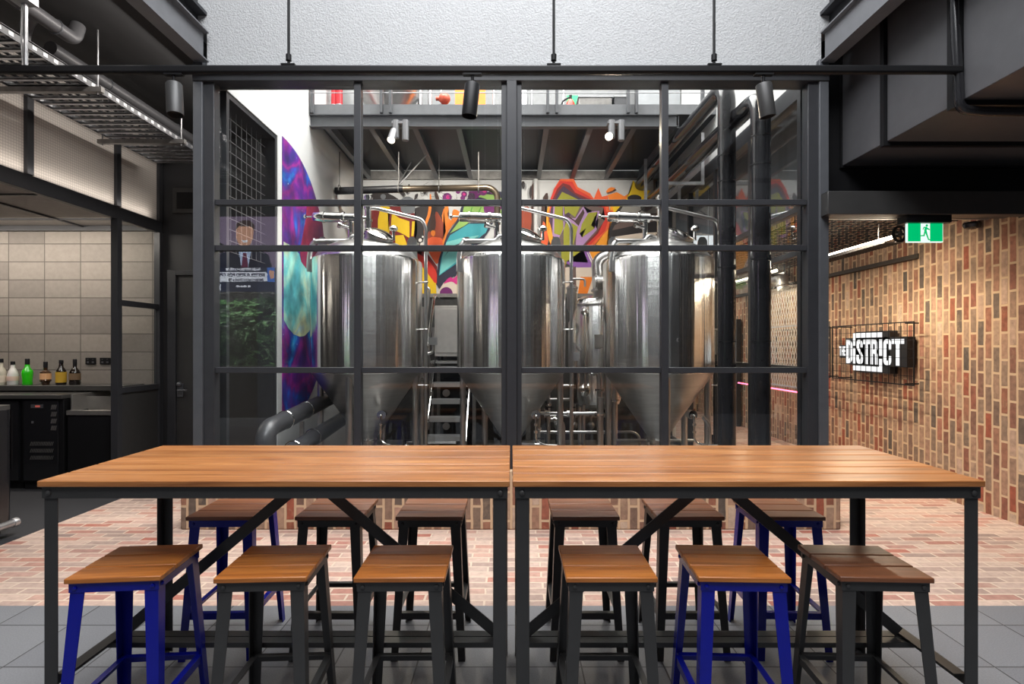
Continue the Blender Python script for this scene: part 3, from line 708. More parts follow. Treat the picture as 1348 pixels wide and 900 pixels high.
# extra upright pipes between the tank legs
for i,(x,y,z1,lab) in enumerate(((-2.02,6.95,1.10,'slim upright pipe behind the first tank beside the galaxy painting'),(-1.88,7.15,1.18,'second slim upright pipe behind the first tank'),(-.35,7.3,1.0,'slim upright pipe behind the middle tank, steps side'),(1.35,7.2,1.05,'slim upright pipe behind the end tank, slim tank side'),(2.2,7.0,1.1,'slim upright pipe behind the end tank beside the side glazing'),(1.05,6.5,.95,'slim upright pipe between middle and end tanks'))):
    run('standpipe',lab,[(x,y,fl),(x,y,z1)],.04,.05,flanges=[((x,y,z1-.2),(0,0,1))],group='upright steel pipes')

# ------------------------------------------------------------------ black ducts at the side glazing
def duct(label, xv, yv, zt, xr, r=.088):
    t = thing('black_duct', label, 'duct', (xv,yv,fl), 'glossy black round ducts')
    pts = bend([(xv,yv,fl),(xv,yv,zt),(xr,9.1,zt)],.22,10)
    B().tube(pts,r,28).build('pipe', M['blackgloss'], t)
    for z in (1.6,2.35,3.22,3.48): B().lathe([(r+.003,-.006),(r+.003,.006)],(xv,yv,z),seg=28).build('joint_band', M['black'], t)
    return t
duct('glossy black round duct bending high over the end tank, further from the side glazing corner',2.19,5.60,4.22,2.13)
duct('glossy black round duct nearest the corner post of the side glazing',2.30,5.08,3.86,2.22)
for k,(y,z0,x0,x1) in enumerate(((8.2,3.68,1.98,2.52),(7.2,3.66,2.0,2.52))):
    t = thing('duct_hanger', ('steel hanger cradle for the black ducts at the back wall','steel hanger cradle for the black ducts nearer the glass')[k], 'hanger', ((x0+x1)/2,y,z0), 'hanger cradles of the black ducts')
    B().box(x0,x1,y-.02,y+.02,z0,z0+.04).build('channel', M['galv'], t)
    for xx in (x0+.02,x1-.02): B().box(xx-.02,xx+.02,y-.015,y+.015,z0+.04,4.34).build('rod', M['galv'], t)

# ------------------------------------------------------------------ mezzanine
t = thing('mezzanine', 'grey steel mezzanine deck above the tanks with joists and spotlights', 'mezzanine', (0,7.0,4.33), None, 'structure')
ZB = 4.33
B().box(XL,2.10,7.0,7.008,ZB,ZB+.155).box(XL,2.10,6.955,7.05,ZB,ZB+.012).box(XL,2.10,6.955,7.05,ZB+.145,ZB+.157).build('front_beam', M['steelbeam'], t)
B().box(XL,XR,6.985,6.998,ZB+.165,ZB+.29).build('toe_board', plain('toe_board',(.16,.165,.175,1),.5), t)
B().box(XL,XR,7.0,YB-.021,ZB+.16,ZB+.19).build('deck', M['black'], t)
k = 0; x = -2.35
while x < 2.5:
    b = B().box(x-.004,x+.004,7.01,YB,ZB+.015,ZB+.155).box(x-.035,x+.035,7.01,YB,ZB+.003,ZB+.012)
    b.build('joist', M['frame_light'], t); x += .56
B().box(XL,XR,YB-.06,YB,ZB,ZB+.012).box(XL,XR,YB-.012,YB,ZB,ZB+.15).build('wall_angle', M['galvdull'], t)
# balustrade
t = thing('mezzanine_balustrade', 'grey balustrade posts and wires along the mezzanine edge', 'railing', (0,6.95,ZB+.17))
for px in (411,502,514,721,733,827,838,925):
    x = (px-VX)*6.95/F
    B().box(x-.017,x+.017,6.925,6.985,ZB+.165,5.6).build('post', M['steelbeam'], t)
for z in (4.74,5.0,5.3): B().cyl((XL,6.93,z),(XR,6.93,z),.006,seg=6).build('wire', M['galv'], t)
B().box(XL,XR,6.92,6.98,5.6,5.64).build('handrail', M['steelbeam'], t)
# equipment upstairs
ZU = ZB+.19
def up(px0,px1,Y): return (px0-VX)*Y/F, (px1-VX)*Y/F
for i,(p0,p1,lab) in enumerate(((436,443,'thinner red upright pipe on the mezzanine by the white wall'),(442,451,'thicker red upright pipe on the mezzanine by the white wall'))):
    x0,x1 = up(p0,p1,7.6); t = thing('red_pipe', lab, 'pipe', ((x0+x1)/2,7.6,ZU), 'red pipes on the mezzanine')
    B().cyl(((x0+x1)/2,7.6,ZU),((x0+x1)/2,7.6,6.6),(x1-x0)/2,seg=16).build('pipe', plain('red_gloss',(.55,.02,.03,1),.3), t)
    B().torus(((x0+x1)/2,7.6,ZU+.35),(0,0,1),(x1-x0)/2+.004,.01,16,6).build('band', M['galv'], t)
x0,x1 = up(422,434,7.9)
t = thing('black_cabinet', 'black upright cabinet beside the red mezzanine pipes', 'cabinet', (x0+.06,7.9,ZU)); B().box(x0,x1,7.9,8.1,ZU,5.6).build('body', M['dark'], t); B().box(x0+.02,x1-.02,7.89,7.9,ZU+.1,5.5).build('door', M['black'], t)
xc = (512-VX)*8.0/F
t = thing('grain_hopper', 'grey steel grain hopper with sloping cone on the mezzanine', 'hopper', (xc,8.0,ZU))
B().lathe([(.08,ZU+.05),(.08,ZU+.12),(.40,ZU+.62),(.42,ZU+.66),(.42,ZU+1.4)],(xc,8.0,0),seg=32).build('cone', M['satin'], t)
for a in (30,150,270): B().cyl((xc+.42*math.cos(R(a)),8+.42*math.sin(R(a)),ZU),(xc+.42*math.cos(R(a)),8+.42*math.sin(R(a)),ZU+1.0),.02).build('leg', M['galv'], t)
x0,x1 = up(599,639,8.3); t = thing('orange_board', 'bright orange board standing upstairs behind the hanging spotlight', 'board', ((x0+x1)/2,8.3,ZU))
B().box(x0,x1,8.3,8.34,ZU,5.7).build('panel', plain('orange_sheet',(.90,.20,.01,1),.5), t); B().box(x0,x1,8.34,8.36,ZU,5.7).build('backing', M['galv'], t)
x = (585-VX)*7.8/F; t = thing('red_valve', 'red double valve set on a thin pipe on the mezzanine', 'valve', (x,7.8,ZU))
B().cyl((x-.05,7.8,ZU),(x-.05,7.8,6),.015).build('pipe', M['galv'], t)
for z in (4.78,5.06): B().sphere((x,7.8,z),.085).cyl((x-.12,7.8,z),(x+.08,7.8,z),.03).build('handwheel', plain('red_valve',(.5,.08,.04,1),.35), t)
for i,(px,lab) in enumerate(((553,'pale upright pipe beside the orange board, hopper side'),(566,'second pale upright pipe beside the orange board'),(650,'thin pale pipe between orange board and central mullion'),(690,'thick pale pipe upstairs just past the central mullion'),(700,'thin valve pipe upstairs past the central mullion'),(742,'thin pipe upstairs beside the red extinguisher'))):
    x = (px-VX)*8.1/F; r = (.035,.03,.02,.06,.02,.02)[i]
    t = thing('upright_pipe', lab, 'pipe', (x,8.1,ZU), 'pale pipes on the mezzanine'); B().cyl((x,8.1,ZU),(x,8.1,6.2),r).build('pipe', M['galv'], t)
    for z in (ZU+.15,ZU+.45): B().lathe([(r*1.6,-.02),(r*1.6,.02)],(x,8.1,z),seg=14).build('clamp', M['satin'], t)
x = (751-VX)*7.7/F; t = thing('fire_extinguisher', 'red fire extinguisher on the mezzanine under the small green sign', 'extinguisher', (x,7.7,ZU))
B().lathe([(.062,ZU),(.062,ZU+.42),(.03,ZU+.48),(0,ZU+.49)],(x,7.7,0),seg=20).build('cylinder', plain('extinguisher_red',(.55,.05,.03,1),.35), t)
B().cyl((x,7.7,ZU+.48),(x,7.7,ZU+.54),.02).tube(bend([(x,7.7,ZU+.52),(x-.12,7.68,ZU+.45),(x-.14,7.68,ZU+.1)],.05),.012).build('hose', M['black'], t)
x = (755-VX)*9.0/F; o = B().box(x-.09,x+.09,9.15,9.178,5.56,5.72).build('green_sign', plain('sign_green',(.02,.55,.18,1),.5)); tag(o,'small green safety sign high on the upstairs wall','sign')
x0,x1 = up(762,806,7.6); t = thing('grey_bin', 'grey steel box on the mezzanine between two railing posts', 'box', ((x0+x1)/2,7.6,ZU)); B().box(x0,x1,7.6,8.0,ZU,ZU+.47).build('body', M['galvdull'], t, bevel=.01); B().box(x0-.01,x1+.01,7.59,8.01,ZU+.47,ZU+.49).build('lid', M['galv'], t)
x0,x1 = up(808,826,7.6); t = thing('dark_hopper', 'dark tapered bin beside the grey box on the mezzanine', 'bin', ((x0+x1)/2,7.6,ZU))
B().prism([(x0+.03,7.55,ZU),(x1-.01,7.55,ZU),(x1,7.55,ZU+.45),(x0,7.55,ZU+.45)],(0,.3,0)).build('body', M['duct'], t); B().box(x0-.01,x1+.01,7.54,7.86,ZU+.45,ZU+.47).build('rim', M['galv'], t)
x0,x1 = up(838,896,8.4); t = thing('cold_room_door', 'white insulated cold room panel with bumper rail upstairs', 'door', ((x0+x1)/2,8.4,ZU)); B().box(x0,x1,8.4,8.5,ZU,6.4).build('panel', plain('pale_panel',(.27,.28,.29,1),.4), t, bevel=.01); B().box(x0,x1,8.36,8.4,ZU+.12,ZU+.17).build('bumper_rail', M['white'], t)
# horizontal lagged pipe under the mezzanine with its hangers
t = thing('overhead_pipe', 'black and bronze lagged pipe slung under the mezzanine', 'pipe', (-1.2,7.9,3.8))
M['bronze'] = plain('dark_bronze', (.10,.075,.05,1), .3, .6)
B().tube([(-2.52,7.9,3.78),(-1.55,7.9,3.81)],.052,18).build('lagging', M['black'], t)
B().tube(bend([(-1.55,7.9,3.81),(-.30,7.9,3.83),(-.20,7.9,3.74),(-.20,7.9,3.30)],.10),.045,18).build('pipe', M['bronze'], t)
for px,ln in ((447,0),(525,0),(578,0),(630,0)):
    x = (px-VX)*7.9/F; B().cyl((x,7.9,3.85),(x,7.9,ZB+.01),.008,seg=8).torus((x,7.9,3.81),(1,0,0),.056,.008,18,6).build('hanger', M['galvdull'], t)
B().cyl((-1.6,7.9,3.9),(-1.5,8.3,ZB+.01),.010,seg=8).cyl((-1.6,7.9,3.87),(-1.22,7.95,4.32),.010,seg=8).build('brace', M['galv'], t)
x = (706-VX)*8.9/F
t = thing('wall_downpipe', 'white painted downpipe against the graffiti beside the flame shape', 'pipe', (x,9.1,1.3)); B().cyl((x,9.12,1.3),(x,9.12,4.32),.035).build('pipe', M['white'], t)
for z in (2.4,3.5): B().box(x-.05,x+.05,9.13,9.199,z,z+.03).build('bracket', M['galv'], t)
x = (868-VX)*8.9/F
t = thing('wall_conduit', 'brown conduit running down the back wall past the yellow star', 'pipe', (x,9.1,1.3)); B().cyl((x,9.15,.9),(x,9.15,4.32),.03).build('pipe', plain('conduit_brown',(.16,.09,.05,1),.5), t)
for z in (2.4,3.5): B().box(x-.05,x+.05,9.16,9.199,z,z+.03).build('bracket', M['galv'], t)

# ------------------------------------------------------------------ spotlights on the mezzanine beam
M['lampglow'] = glow('spot_lamp', (1,.86,.66,1), 30)
M['greylamp'] = plain('grey_lamp_body', (.22,.22,.23,1), .4, .5)
def twin_spot(px, label, aim):
    p = P(px,172,6.90); x,y,z = p
    t = thing('twin_spotlight', label, 'spotlight', (x,y,4.33), 'twin spotlights under the mezzanine edge')
    B().box(x-.03,x+.17,y-.03,y+.06,4.335,4.365).build('bracket', M['greylamp'], t)
    B().cyl((x+.02,y,4.16),(x+.02,y,4.38),.042,seg=20).build('driver', M['greylamp'], t)
    B().cyl((x+.14,y,4.13),(x+.14,y,4.38),.042,seg=20).build('driver', M['greylamp'], t)
    a = Vector(aim).normalized(); c = Vector((x-.01,y-.05,4.17))
    hd = B().lathe([(.03,-.10),(.05,-.09),(.05,.09),(.046,.09),(.042,.06)],c,a,24).build('head', M['greylamp'], t)
    B().lathe([(.041,.062),(0,.063)],c,a,24).build('lamp', M['lampglow'], hd)
    l = bpy.data.lights.new('spot_beam','SPOT'); l.energy = 120; l.color = (1,.85,.66); l.spot_size = R(75); l.spot_blend = .6; l.shadow_soft_size = .04
    lo = bpy.data.objects.new('spot_beam', l); COL.objects.link(lo); lo.parent = t; lo.location = c + a*.12 - t.location
    lo.rotation_euler = a.to_track_quat('-Z','Y').to_euler()
twin_spot(519,'lit twin spotlight under the mezzanine edge nearer the galaxy wall',(-.10,-.55,-.85))
twin_spot(803,'lit twin spotlight under the mezzanine edge nearer the black ducts',(-.35,-1,-.5))
# ------------------------------------------------------------------ galaxy painting (round, on the left brewery wall)
def galaxy(name, stops, base_scale, seed, star=True):
    t = NT(name); co = t.coords(loc=(seed,seed*.3,0), scale=(1,.9,.75))
    n = t.n('ShaderNodeTexNoise'); n.inputs['Scale'].default_value = base_scale; n.inputs['Detail'].default_value = 8; n.inputs['Distortion'].default_value = .8; t.l(co, n.inputs['Vector'])
    r = t.ramp(n.outputs['Fac'], stops)
    n2 = t.n('ShaderNodeTexNoise'); n2.inputs['Scale'].default_value = base_scale*2.3; n2.inputs['Detail'].default_value = 6; t.l(co, n2.inputs['Vector'])
    lr = t.ramp(n2.outputs['Fac'], [(.35,(.55,.55,.6,1)),(.7,(1.7,1.6,1.7,1))])
    c = t.mix(1.0, r.outputs[0], lr.outputs[0], 'MULTIPLY')
    if star:
        v = t.n('ShaderNodeTexVoronoi'); v.inputs['Scale'].default_value = 7; t.l(co, v.inputs['Vector'])
        sr = t.ramp(v.outputs['Distance'], [(.02,(1,1,1,1)),(.06,(0,0,0,1))])
        c = t.mix(sr.outputs[0], c, (.75,.85,1,1))
    t.bsdf(c, .55); return t.m
g1 = galaxy('nebula_purple', [(.24,(.02,.02,.15,1)),(.36,(.06,.02,.22,1)),(.44,(.14,.015,.24,1)),(.50,(.30,.02,.24,1)),(.55,(.10,.03,.26,1)),(.61,(.02,.08,.45,1)),(.68,(.03,.35,.70,1)),(.75,(.2,.6,.8,1))], 1.9, 3.1)
g2 = galaxy('nebula_cyan', [(.3,(.08,.45,.50,1)),(.42,(.14,.62,.60,1)),(.5,(.40,.75,.60,1)),(.58,(.72,.80,.45,1)),(.66,(.45,.70,.72,1)),(.74,(.75,.65,.80,1))], 2.0, 1.7)
g3 = galaxy('nebula_red', [(.3,(.05,.01,.06,1)),(.5,(.28,.015,.06,1)),(.7,(.35,.02,.22,1))], 1.3, 5.2, False)
xw = XL+.0012
yc, zc, ry, rz = 6.08, 2.29, 1.52, 1.60
def super_y(a, q=2.25): return math.copysign(abs(math.cos(a))**(2/q), math.cos(a)), math.copysign(abs(math.sin(a))**(2/q), math.sin(a))
b = B()
poly = [(xw-.001,6.125,zc+rz*super_y(R(88))[1])]
for i in range(41):
    a = R(86-172*i/40); u,v = super_y(a); yy = yc+ry*u
    if yy > 6.126: poly.append((xw-.001,yy,zc+rz*v))
poly.append((xw-.001,6.125,zc-rz*super_y(R(88))[1]))
b.prism(poly,(.005,0,0))
def wl(px,py,dx=0):
    Y = -XL*F/(VX-px); return (xw+dx,Y,H-(py-VY)*Y/F)
b.mat(1).prism([wl(*q,.003) for q in ((372.6,318),(380,322),(388,328),(393,334),(396,345),(402,353),(408,358),(414,361),(418,380),(416,405),(414,418),(411,427),(406,436),(400,442),(394,443),(386,440),(379,432),(373,421))],(.0035,0,0))
b.mat(2).prism([wl(*q,.003) for q in ((404,262),(412,262),(419,275),(424,295),(427,325),(428,350),(421,364),(414,361),(408,358),(402,353),(396,345),(394,330),(398,310),(402,285))],(.003,0,0))
o = b.build('galaxy_mural', [g1,g2,g3]); tag(o, 'round galaxy painting of purple and cyan nebulae on the white brewery wall', 'mural')

# ------------------------------------------------------------------ graffiti on the back wall
def paint(n, r, g, bl): return plain('paint_'+n, srgb(r,g,bl), .65, var=.07, scale=3)
PM = [paint('darkred',120,14,14),paint('yellow',238,196,10),paint('red',214,46,28),paint('black',38,30,30),paint('grey',112,116,120),paint('brown',62,34,24),
      paint('orange',238,128,30),paint('rust',150,56,22),paint('navy',40,40,62),paint('green',150,190,96),paint('darkgreen',96,160,60),paint('purple',112,26,104),
      paint('teal',54,160,172),paint('aqua',122,204,200),paint('magenta',206,40,130),paint('olive',152,150,28),paint('lavender',172,132,180),paint('darkpurple',66,38,66),
      paint('flame',232,92,40),paint('amber',250,160,30),paint('cream',222,206,190),paint('taupe',104,84,78),paint('violet',140,88,170),paint('offwhite',232,226,220),paint('midgrey',150,146,140)]
PN = dict(darkred=0,yellow=1,red=2,black=3,grey=4,brown=5,orange=6,rust=7,navy=8,green=9,darkgreen=10,purple=11,teal=12,aqua=13,magenta=14,olive=15,lavender=16,darkpurple=17,flame=18,amber=19,cream=20,taupe=21,violet=22,offwhite=23,midgrey=24)
gb = B(); lay = [0]
def smooth(pts, k=2):
    for _ in range(k):
        out = []
        for i in range(len(pts)):
            p, q = pts[i], pts[(i+1)%len(pts)]
            out += [(p[0]*.75+q[0]*.25,p[1]*.75+q[1]*.25),(p[0]*.25+q[0]*.75,p[1]*.25+q[1]*.75)]
        pts = out
    return pts
def g(col, side, pts, sm=0):
    if sm: pts = smooth(pts, sm)
    ox = 460 if side == 'L' else 680
    lay[0] += 1; yy = YB-.0015-.0006*lay[0]
    w = [P(ox+a/5.624, 230+c/5.624, YB) for a,c in pts]
    vs = [gb.bm.verts.new((max(XL+.01,min(XR-.01,p.x)),yy,max(2.425,p.z))) for p in w]
    ar = sum(w[i].x*w[(i+1)%len(w)].z-w[(i+1)%len(w)].x*w[i].z for i in range(len(w)))
    f = gb.bm.faces.new(vs if ar > 0 else vs[::-1]); f.material_index = PN[col]
    bmesh.ops.triangulate(gb.bm, faces=[f])
def ell(col, side, cx, cy, rx, ry=None):
    ry = ry or rx; g(col, side, [(cx+rx*math.cos(2*PI*i/18),cy+ry*math.sin(2*PI*i/18)) for i in range(18)])
# left field
g('black','L',[(20,120),(60,110),(90,200),(60,420),(20,380)],1)
g('darkred','L',[(130,190),(360,200),(530,320),(510,430),(470,500),(560,560),(650,680),(650,820),(540,720),(380,560),(120,430)])
g('black','L',[(140,190),(160,140),(230,122),(300,140),(380,190),(360,235),(160,235)],1)
ell('grey','L',250,162,20)
g('grey','L',[(375,215),(380,180),(430,155),(480,180),(490,260),(470,290),(385,285)],1)
g('yellow','L',[(235,215),(300,240),(285,290),(300,410),(290,440),(210,430),(212,330)])
g('yellow','L',[(315,285),(370,320),(445,345),(445,470),(400,440),(320,405),(305,395)])
g('yellow','L',[(465,345),(490,345),(475,455),(458,455)])
g('yellow','L',[(340,450),(400,445),(450,570),(545,640),(640,780),(645,900),(520,900),(535,700),(440,580),(340,550)])
g('red','L',[(430,545),(580,620),(655,730),(650,830),(560,700),(450,590)],1)
g('black','L',[(490,230),(720,210),(700,340),(745,430),(700,500),(590,500),(560,420),(540,520),(470,505),(510,420),(480,300)],1)
g('rust','L',[(590,420),(635,330),(640,255),(690,340),(728,420),(700,500),(580,500),(575,440)],1)
g('flame','L',[(585,455),(705,470),(690,570),(655,680),(600,600),(572,530)],1)
g('orange','L',[(588,190),(610,190),(605,290),(570,380),(565,480),(548,440),(560,350),(585,280)],1)
g('brown','L',[(600,330),(625,260),(640,330),(640,400),(610,430),(590,420)],1)
g('orange','L',[(605,412),(636,412),(636,445),(620,460),(604,442)],1)
g('orange','L',[(705,230),(740,235),(722,310),(775,360),(725,430),(700,530),(685,500),(722,400),(678,325)],1)
g('orange','L',[(800,260),(830,290),(780,360),(735,400),(765,310),(765,255)],1)
g('brown','L',[(640,110),(672,190),(640,188),(630,140)],1)
g('orange','L',[(596,145),(606,145),(608,200),(596,200)])
g('black','L',[(475,185),(500,135),(512,150),(495,185)],1)
ell('offwhite','L',525,485,13); ell('offwhite','L',538,516,14); ell('offwhite','L',545,460,7); ell('midgrey','L',495,515,24,14)
g('navy','L',[(830,225),(810,320),(725,440),(690,540),(652,660),(646,870),(725,780),(800,740),(860,640),(1030,430),(1060,360),(1150,200),(1140,110),(900,150)],1)
g('green','L',[(852,225),(1000,230),(1010,290),(1070,300),(1150,240),(1150,340),(900,345),(850,380),(745,435),(825,330)])
g('darkgreen','L',[(905,240),(915,240),(905,275),(960,290),(955,300),(900,285),(860,300),(858,290),(895,275)])
g('darkgreen','L',[(970,240),(980,240),(965,280),(1000,300),(990,308),(950,285)])
g('purple','L',[(990,225),(1140,225),(1120,265),(1060,275),(1040,305),(1000,290)],1)
g('green','L',[(930,165),(1000,145),(1080,152),(1150,190),(1050,200),(990,172)],1)
for q in ((850,147,22),(725,170,34),(805,125,18),(925,140,42),(990,125,32),(1055,130,15),(840,175,18)): ell('purple','L',*q)
ell('darkpurple','L',905,165,28); ell('magenta','L',730,168,14); ell('magenta','L',850,147,10); ell('magenta','L',1000,122,14)
g('teal','L',[(885,365),(1040,365),(1010,430),(960,470),(900,500),(880,590),(820,640),(665,748),(680,620),(720,500),(745,450)])
g('aqua','L',[(720,500),(830,470),(960,450),(900,500),(880,580),(810,632),(670,740),(690,600)])
g('navy','L',[(700,612),(735,560),(760,530),(838,503),(770,545),(730,575)])
g('navy','L',[(890,525),(930,500),(1000,440),(1015,440),(960,500)])
g('cream','L',[(655,870),(700,800),(760,770),(840,720),(840,900),(650,900)])
g('magenta','L',[(690,815),(745,752),(775,775),(830,700),(860,830),(790,815),(765,790),(720,800)],1)
ell('purple','L',718,880,48); g('navy','L',[(770,745),(800,715),(790,750),(780,760)])
random.seed(11)
for i in range(46):   # scribbled line work above
    a,c = random.uniform(500,900), random.uniform(70,185); l = random.uniform(12,40); th = random.uniform(-.6,1.6)
    dx,dy = l*math.cos(th), l*math.sin(th); nx,ny = -dy/l*2, dx/l*2
    g('black','L',[(a,c),(a+dx,c+dy),(a+dx+nx,c+dy+ny),(a+nx,c+ny)])
for i in range(10):
    ell('black','L',random.uniform(380,640),random.uniform(90,180),random.uniform(5,14),random.uniform(6,18))
# right field
g('amber','R',[(520,600),(690,380),(690,300),(690,220),(790,225),(700,420),(700,640),(650,700),(640,900),(560,720)])
g('flame','R',[(250,190),(275,110),(320,40),(420,40),(450,100),(540,145),(568,185),(600,105),(628,170),(670,160),(680,270),(708,270),(690,330),(680,400),(540,560),(250,560),(230,400)],0)
g('red','R',[(250,180),(280,110),(320,55),(410,60),(440,115),(520,160),(570,195),(640,200),(660,280),(690,290),(650,420),(520,545),(250,540)])
g('darkred','R',[(265,185),(300,110),(340,70),(390,85),(430,140),(520,180),(620,220),(640,310),(650,330),(600,440),(500,540),(250,540),(240,400)])
g('darkpurple','R',[(280,190),(310,130),(345,90),(395,130),(460,175),(560,210),(600,240),(610,300),(590,420),(490,535),(270,530),(235,400),(250,260)])
g('taupe','R',[(480,230),(640,250),(620,330),(650,340),(580,440),(480,540),(300,540),(270,480),(400,300)])
g('olive','R',[(335,135),(400,165),(450,190),(480,240),(300,250),(300,190)],0)
g('lavender','R',[(270,235),(345,235),(352,320),(432,330),(490,240),(520,290),(560,278),(610,275),(575,380),(592,410),(480,535),(435,535),(440,440),(355,345),(350,400),(310,475),(262,460)])
g('olive','R',[(280,235),(340,235),(335,320),(345,400),(320,455),(275,440)])
g('brown','R',[(360,290),(400,325),(430,345),(470,290),(490,260),(500,290),(455,385),(420,350),(375,320)])
g('olive','R',[(350,240),(470,235),(430,320),(380,285),(355,300)],0)
g('olive','R',[(528,290),(595,282),(548,375),(572,405),(480,470),(510,402),(462,440),(480,370)])
g('olive','R',[(372,345),(450,392),(412,545),(345,545),(345,410)])
g('olive','R',[(285,545),(490,545),(525,660),(370,650),(340,720),(325,600)])
g('violet','R',[(488,560),(530,560),(585,720),(490,720),(365,660),(370,645),(525,655)])
g('offwhite','R',[(515,580),(522,580),(580,700),(570,705)]); g('offwhite','R',[(530,580),(536,580),(592,700),(586,705)])
g('cream','R',[(330,690),(560,690),(660,710),(660,900),(330,900)])
g('taupe','R',[(415,690),(435,680),(440,900),(415,900)]); g('orange','R',[(470,760),(560,760),(520,900),(450,900)])
g('darkgreen','R',[(560,820),(600,770),(640,770),(590,830)]); g('green','R',[(600,790),(660,770),(660,850),(590,850)])
g('orange','R',[(648,145),(680,100),(738,108),(690,135)],1)
g('orange','R',[(668,160),(735,138),(790,168),(840,138),(860,240),(690,240)])
g('yellow','R',[(855,52),(902,125),(985,125),(930,200),(900,220),(800,200),(840,120)])
g('yellow','R',[(700,235),(770,235),(720,300)]); ell('black','R',865,185,52,28)
g('brown','R',[(110,90),(130,60),(135,560),(100,560)]); g('rust','R',[(20,250),(105,240),(112,400),(70,470),(20,430)],1)
g('brown','R',[(185,190),(225,130),(235,190),(200,340),(240,530),(170,540)],1)
g('flame','R',[(200,330),(235,470),(225,540),(175,540),(180,420)],1)
g('amber','R',[(232,230),(244,235),(230,320),(262,430),(270,535),(240,510),(222,420),(215,330)],1)
g('black','R',[(770,232),(720,290),(680,410),(676,600),(720,640),(1090,640),(1090,232)],0)
g('midgrey','R',[(782,240),(955,240),(850,310),(760,360),(725,330)]); g('midgrey','R',[(965,240),(1090,240),(1090,290),(880,300)])
g('taupe','R',[(720,380),(900,300),(1060,290),(1060,340),(700,420)]); g('cream','R',[(690,470),(900,440),(1090,430),(1090,600),(690,600)])
g('black','R',[(690,420),(930,380),(930,405),(690,450)])
g('black','R',[(1020,60),(1032,60),(1032,240),(1020,240)]); g('taupe','R',[(1040,60),(1052,60),(1052,240),(1040,240)])
g('black','R',[(90,130),(108,80),(112,150),(100,200)],1); g('black','R',[(35,60),(60,60),(60,110),(40,120)],1)
me_o = gb.build('graffiti_mural', PM); tag(me_o, 'bright graffiti of flames, leaf shapes and angular letters across the brewery back wall', 'mural')

# ------------------------------------------------------------------ lighting rail with hanging spots
yr, zr = 3.60, 3.357
t = thing('lighting_rail', 'long black lighting rail hanging in front of the glazing on rods', 'light rail', (0,yr,zr))
B().box(-4.6,2.945,yr-.022,yr+.022,zr-.026,zr+.026).build('rail', M['black'], t, bevel=.012)
for px in (380,729,940):
    x = (px-VX)*yr/F
    B().cyl((x,yr,zr+.03),(x,yr,6.42),.009,seg=10).lathe([(.018,zr+.06),(.018,zr+.10)],(x,yr,0),seg=12).box(x-.045,x+.045,yr-.02,yr+.02,zr+.026,zr+.036).build('rod', M['black'], t)
x = (34-VX)*yr/F
B().cyl((x,yr,zr+.03),(x,yr,4.04),.012,seg=10).tube([(x-.02,yr,zr+.03),(x-.03,yr,3.6),(x-.015,yr,4.04)],.006,8).build('rod', M['galv'], t)
B().box(x-.07,x+.05,yr-.04,yr+.04,3.79,3.86).build('junction_box', M['galv'], t)
o = B().box(-2.75,2.80,yr-.04,yr+.04,6.42,6.55).build('roof_purlin', M['frame']); tag(o,'steel purlin high in the open roof carrying the rail rods','beam',None,'structure')
for px,tilt,lab in ((229,(.10,-.10,-1),'black cylinder spotlight under the dark soffit by the bar'),(622,(-.10,.0,-1),'black cylinder spotlight hanging beside the central mullion'),(1005,(.16,.05,-1),'black cylinder spotlight in front of the twin vertical ducts')):
    x = (px-VX)*yr/F; a = Vector(tilt).normalized(); top = Vector((x+.0,yr,zr-.05))
    t = thing('rail_spotlight', lab, 'spotlight', (x,yr,zr-.03), 'cylinder spotlights on the black rail')
    B().box(x-.06,x+.06,yr-.018,yr+.018,zr-.036,zr-.026).build('adapter', M['black'], t)
    B().cyl((x,yr,zr-.036),(x,yr,zr-.10),.010).build('stem', M['black'], t)
    c = Vector((x,yr,zr-.09))
    B().lathe([(.0,0),(.046,.002),(.050,.008),(.050,.215),(.046,.215),(.044,.18),(0,.17)],c,a,28).build('body', M['charcoal' if px!=622 else 'black'], t)

# ------------------------------------------------------------------ roof steel at both sides
b = B().box(-2.66,-2.65,-1,YW-.06,4.0,4.245).box(-2.72,-2.60,-1,YW-.06,3.992,4.004).box(-2.72,-2.60,-1,YW-.06,4.241,4.253)
o = b.build('edge_beam', M['edgebeam']); tag(o,'grey steel edge beam over the cable tray side','beam',None,'structure')
b = B().box(2.70,2.71,-1,YW-.06,4.0,4.245).box(2.66,2.78,-1,YW-.06,3.992,4.004).box(2.66,2.78,-1,YW-.06,4.241,4.253)
o = b.build('edge_beam', M['edgebeam']); tag(o,'grey steel edge beam over the duct side','beam',None,'structure')
for s,x in ((-1,-2.72),(1,2.76)):
    b = B().box(min(x,x+s*.4),max(x,x+s*.4),-1,YW,4.30,4.34).box(min(x,x+s*.05),max(x,x+s*.05),-1,YW,4.34,4.75).box(min(x-s*.08,x),max(x-s*.08,x),-1,YW,4.42,4.45)
    o = b.build('upper_beam', M['frame']); tag(o,'dark upper floor edge above the '+('tray' if s<0 else 'duct')+' side beam','beam',None,'structure')
    o = B().box(min(x,x+s*.15),max(x,x+s*.15),-1,YW,4.75,6.6).build('wall_upper', M['charcoal']); tag(o,'dark upper wall of the open well on the '+('tray' if s<0 else 'duct')+' side','wall',None,'structure')

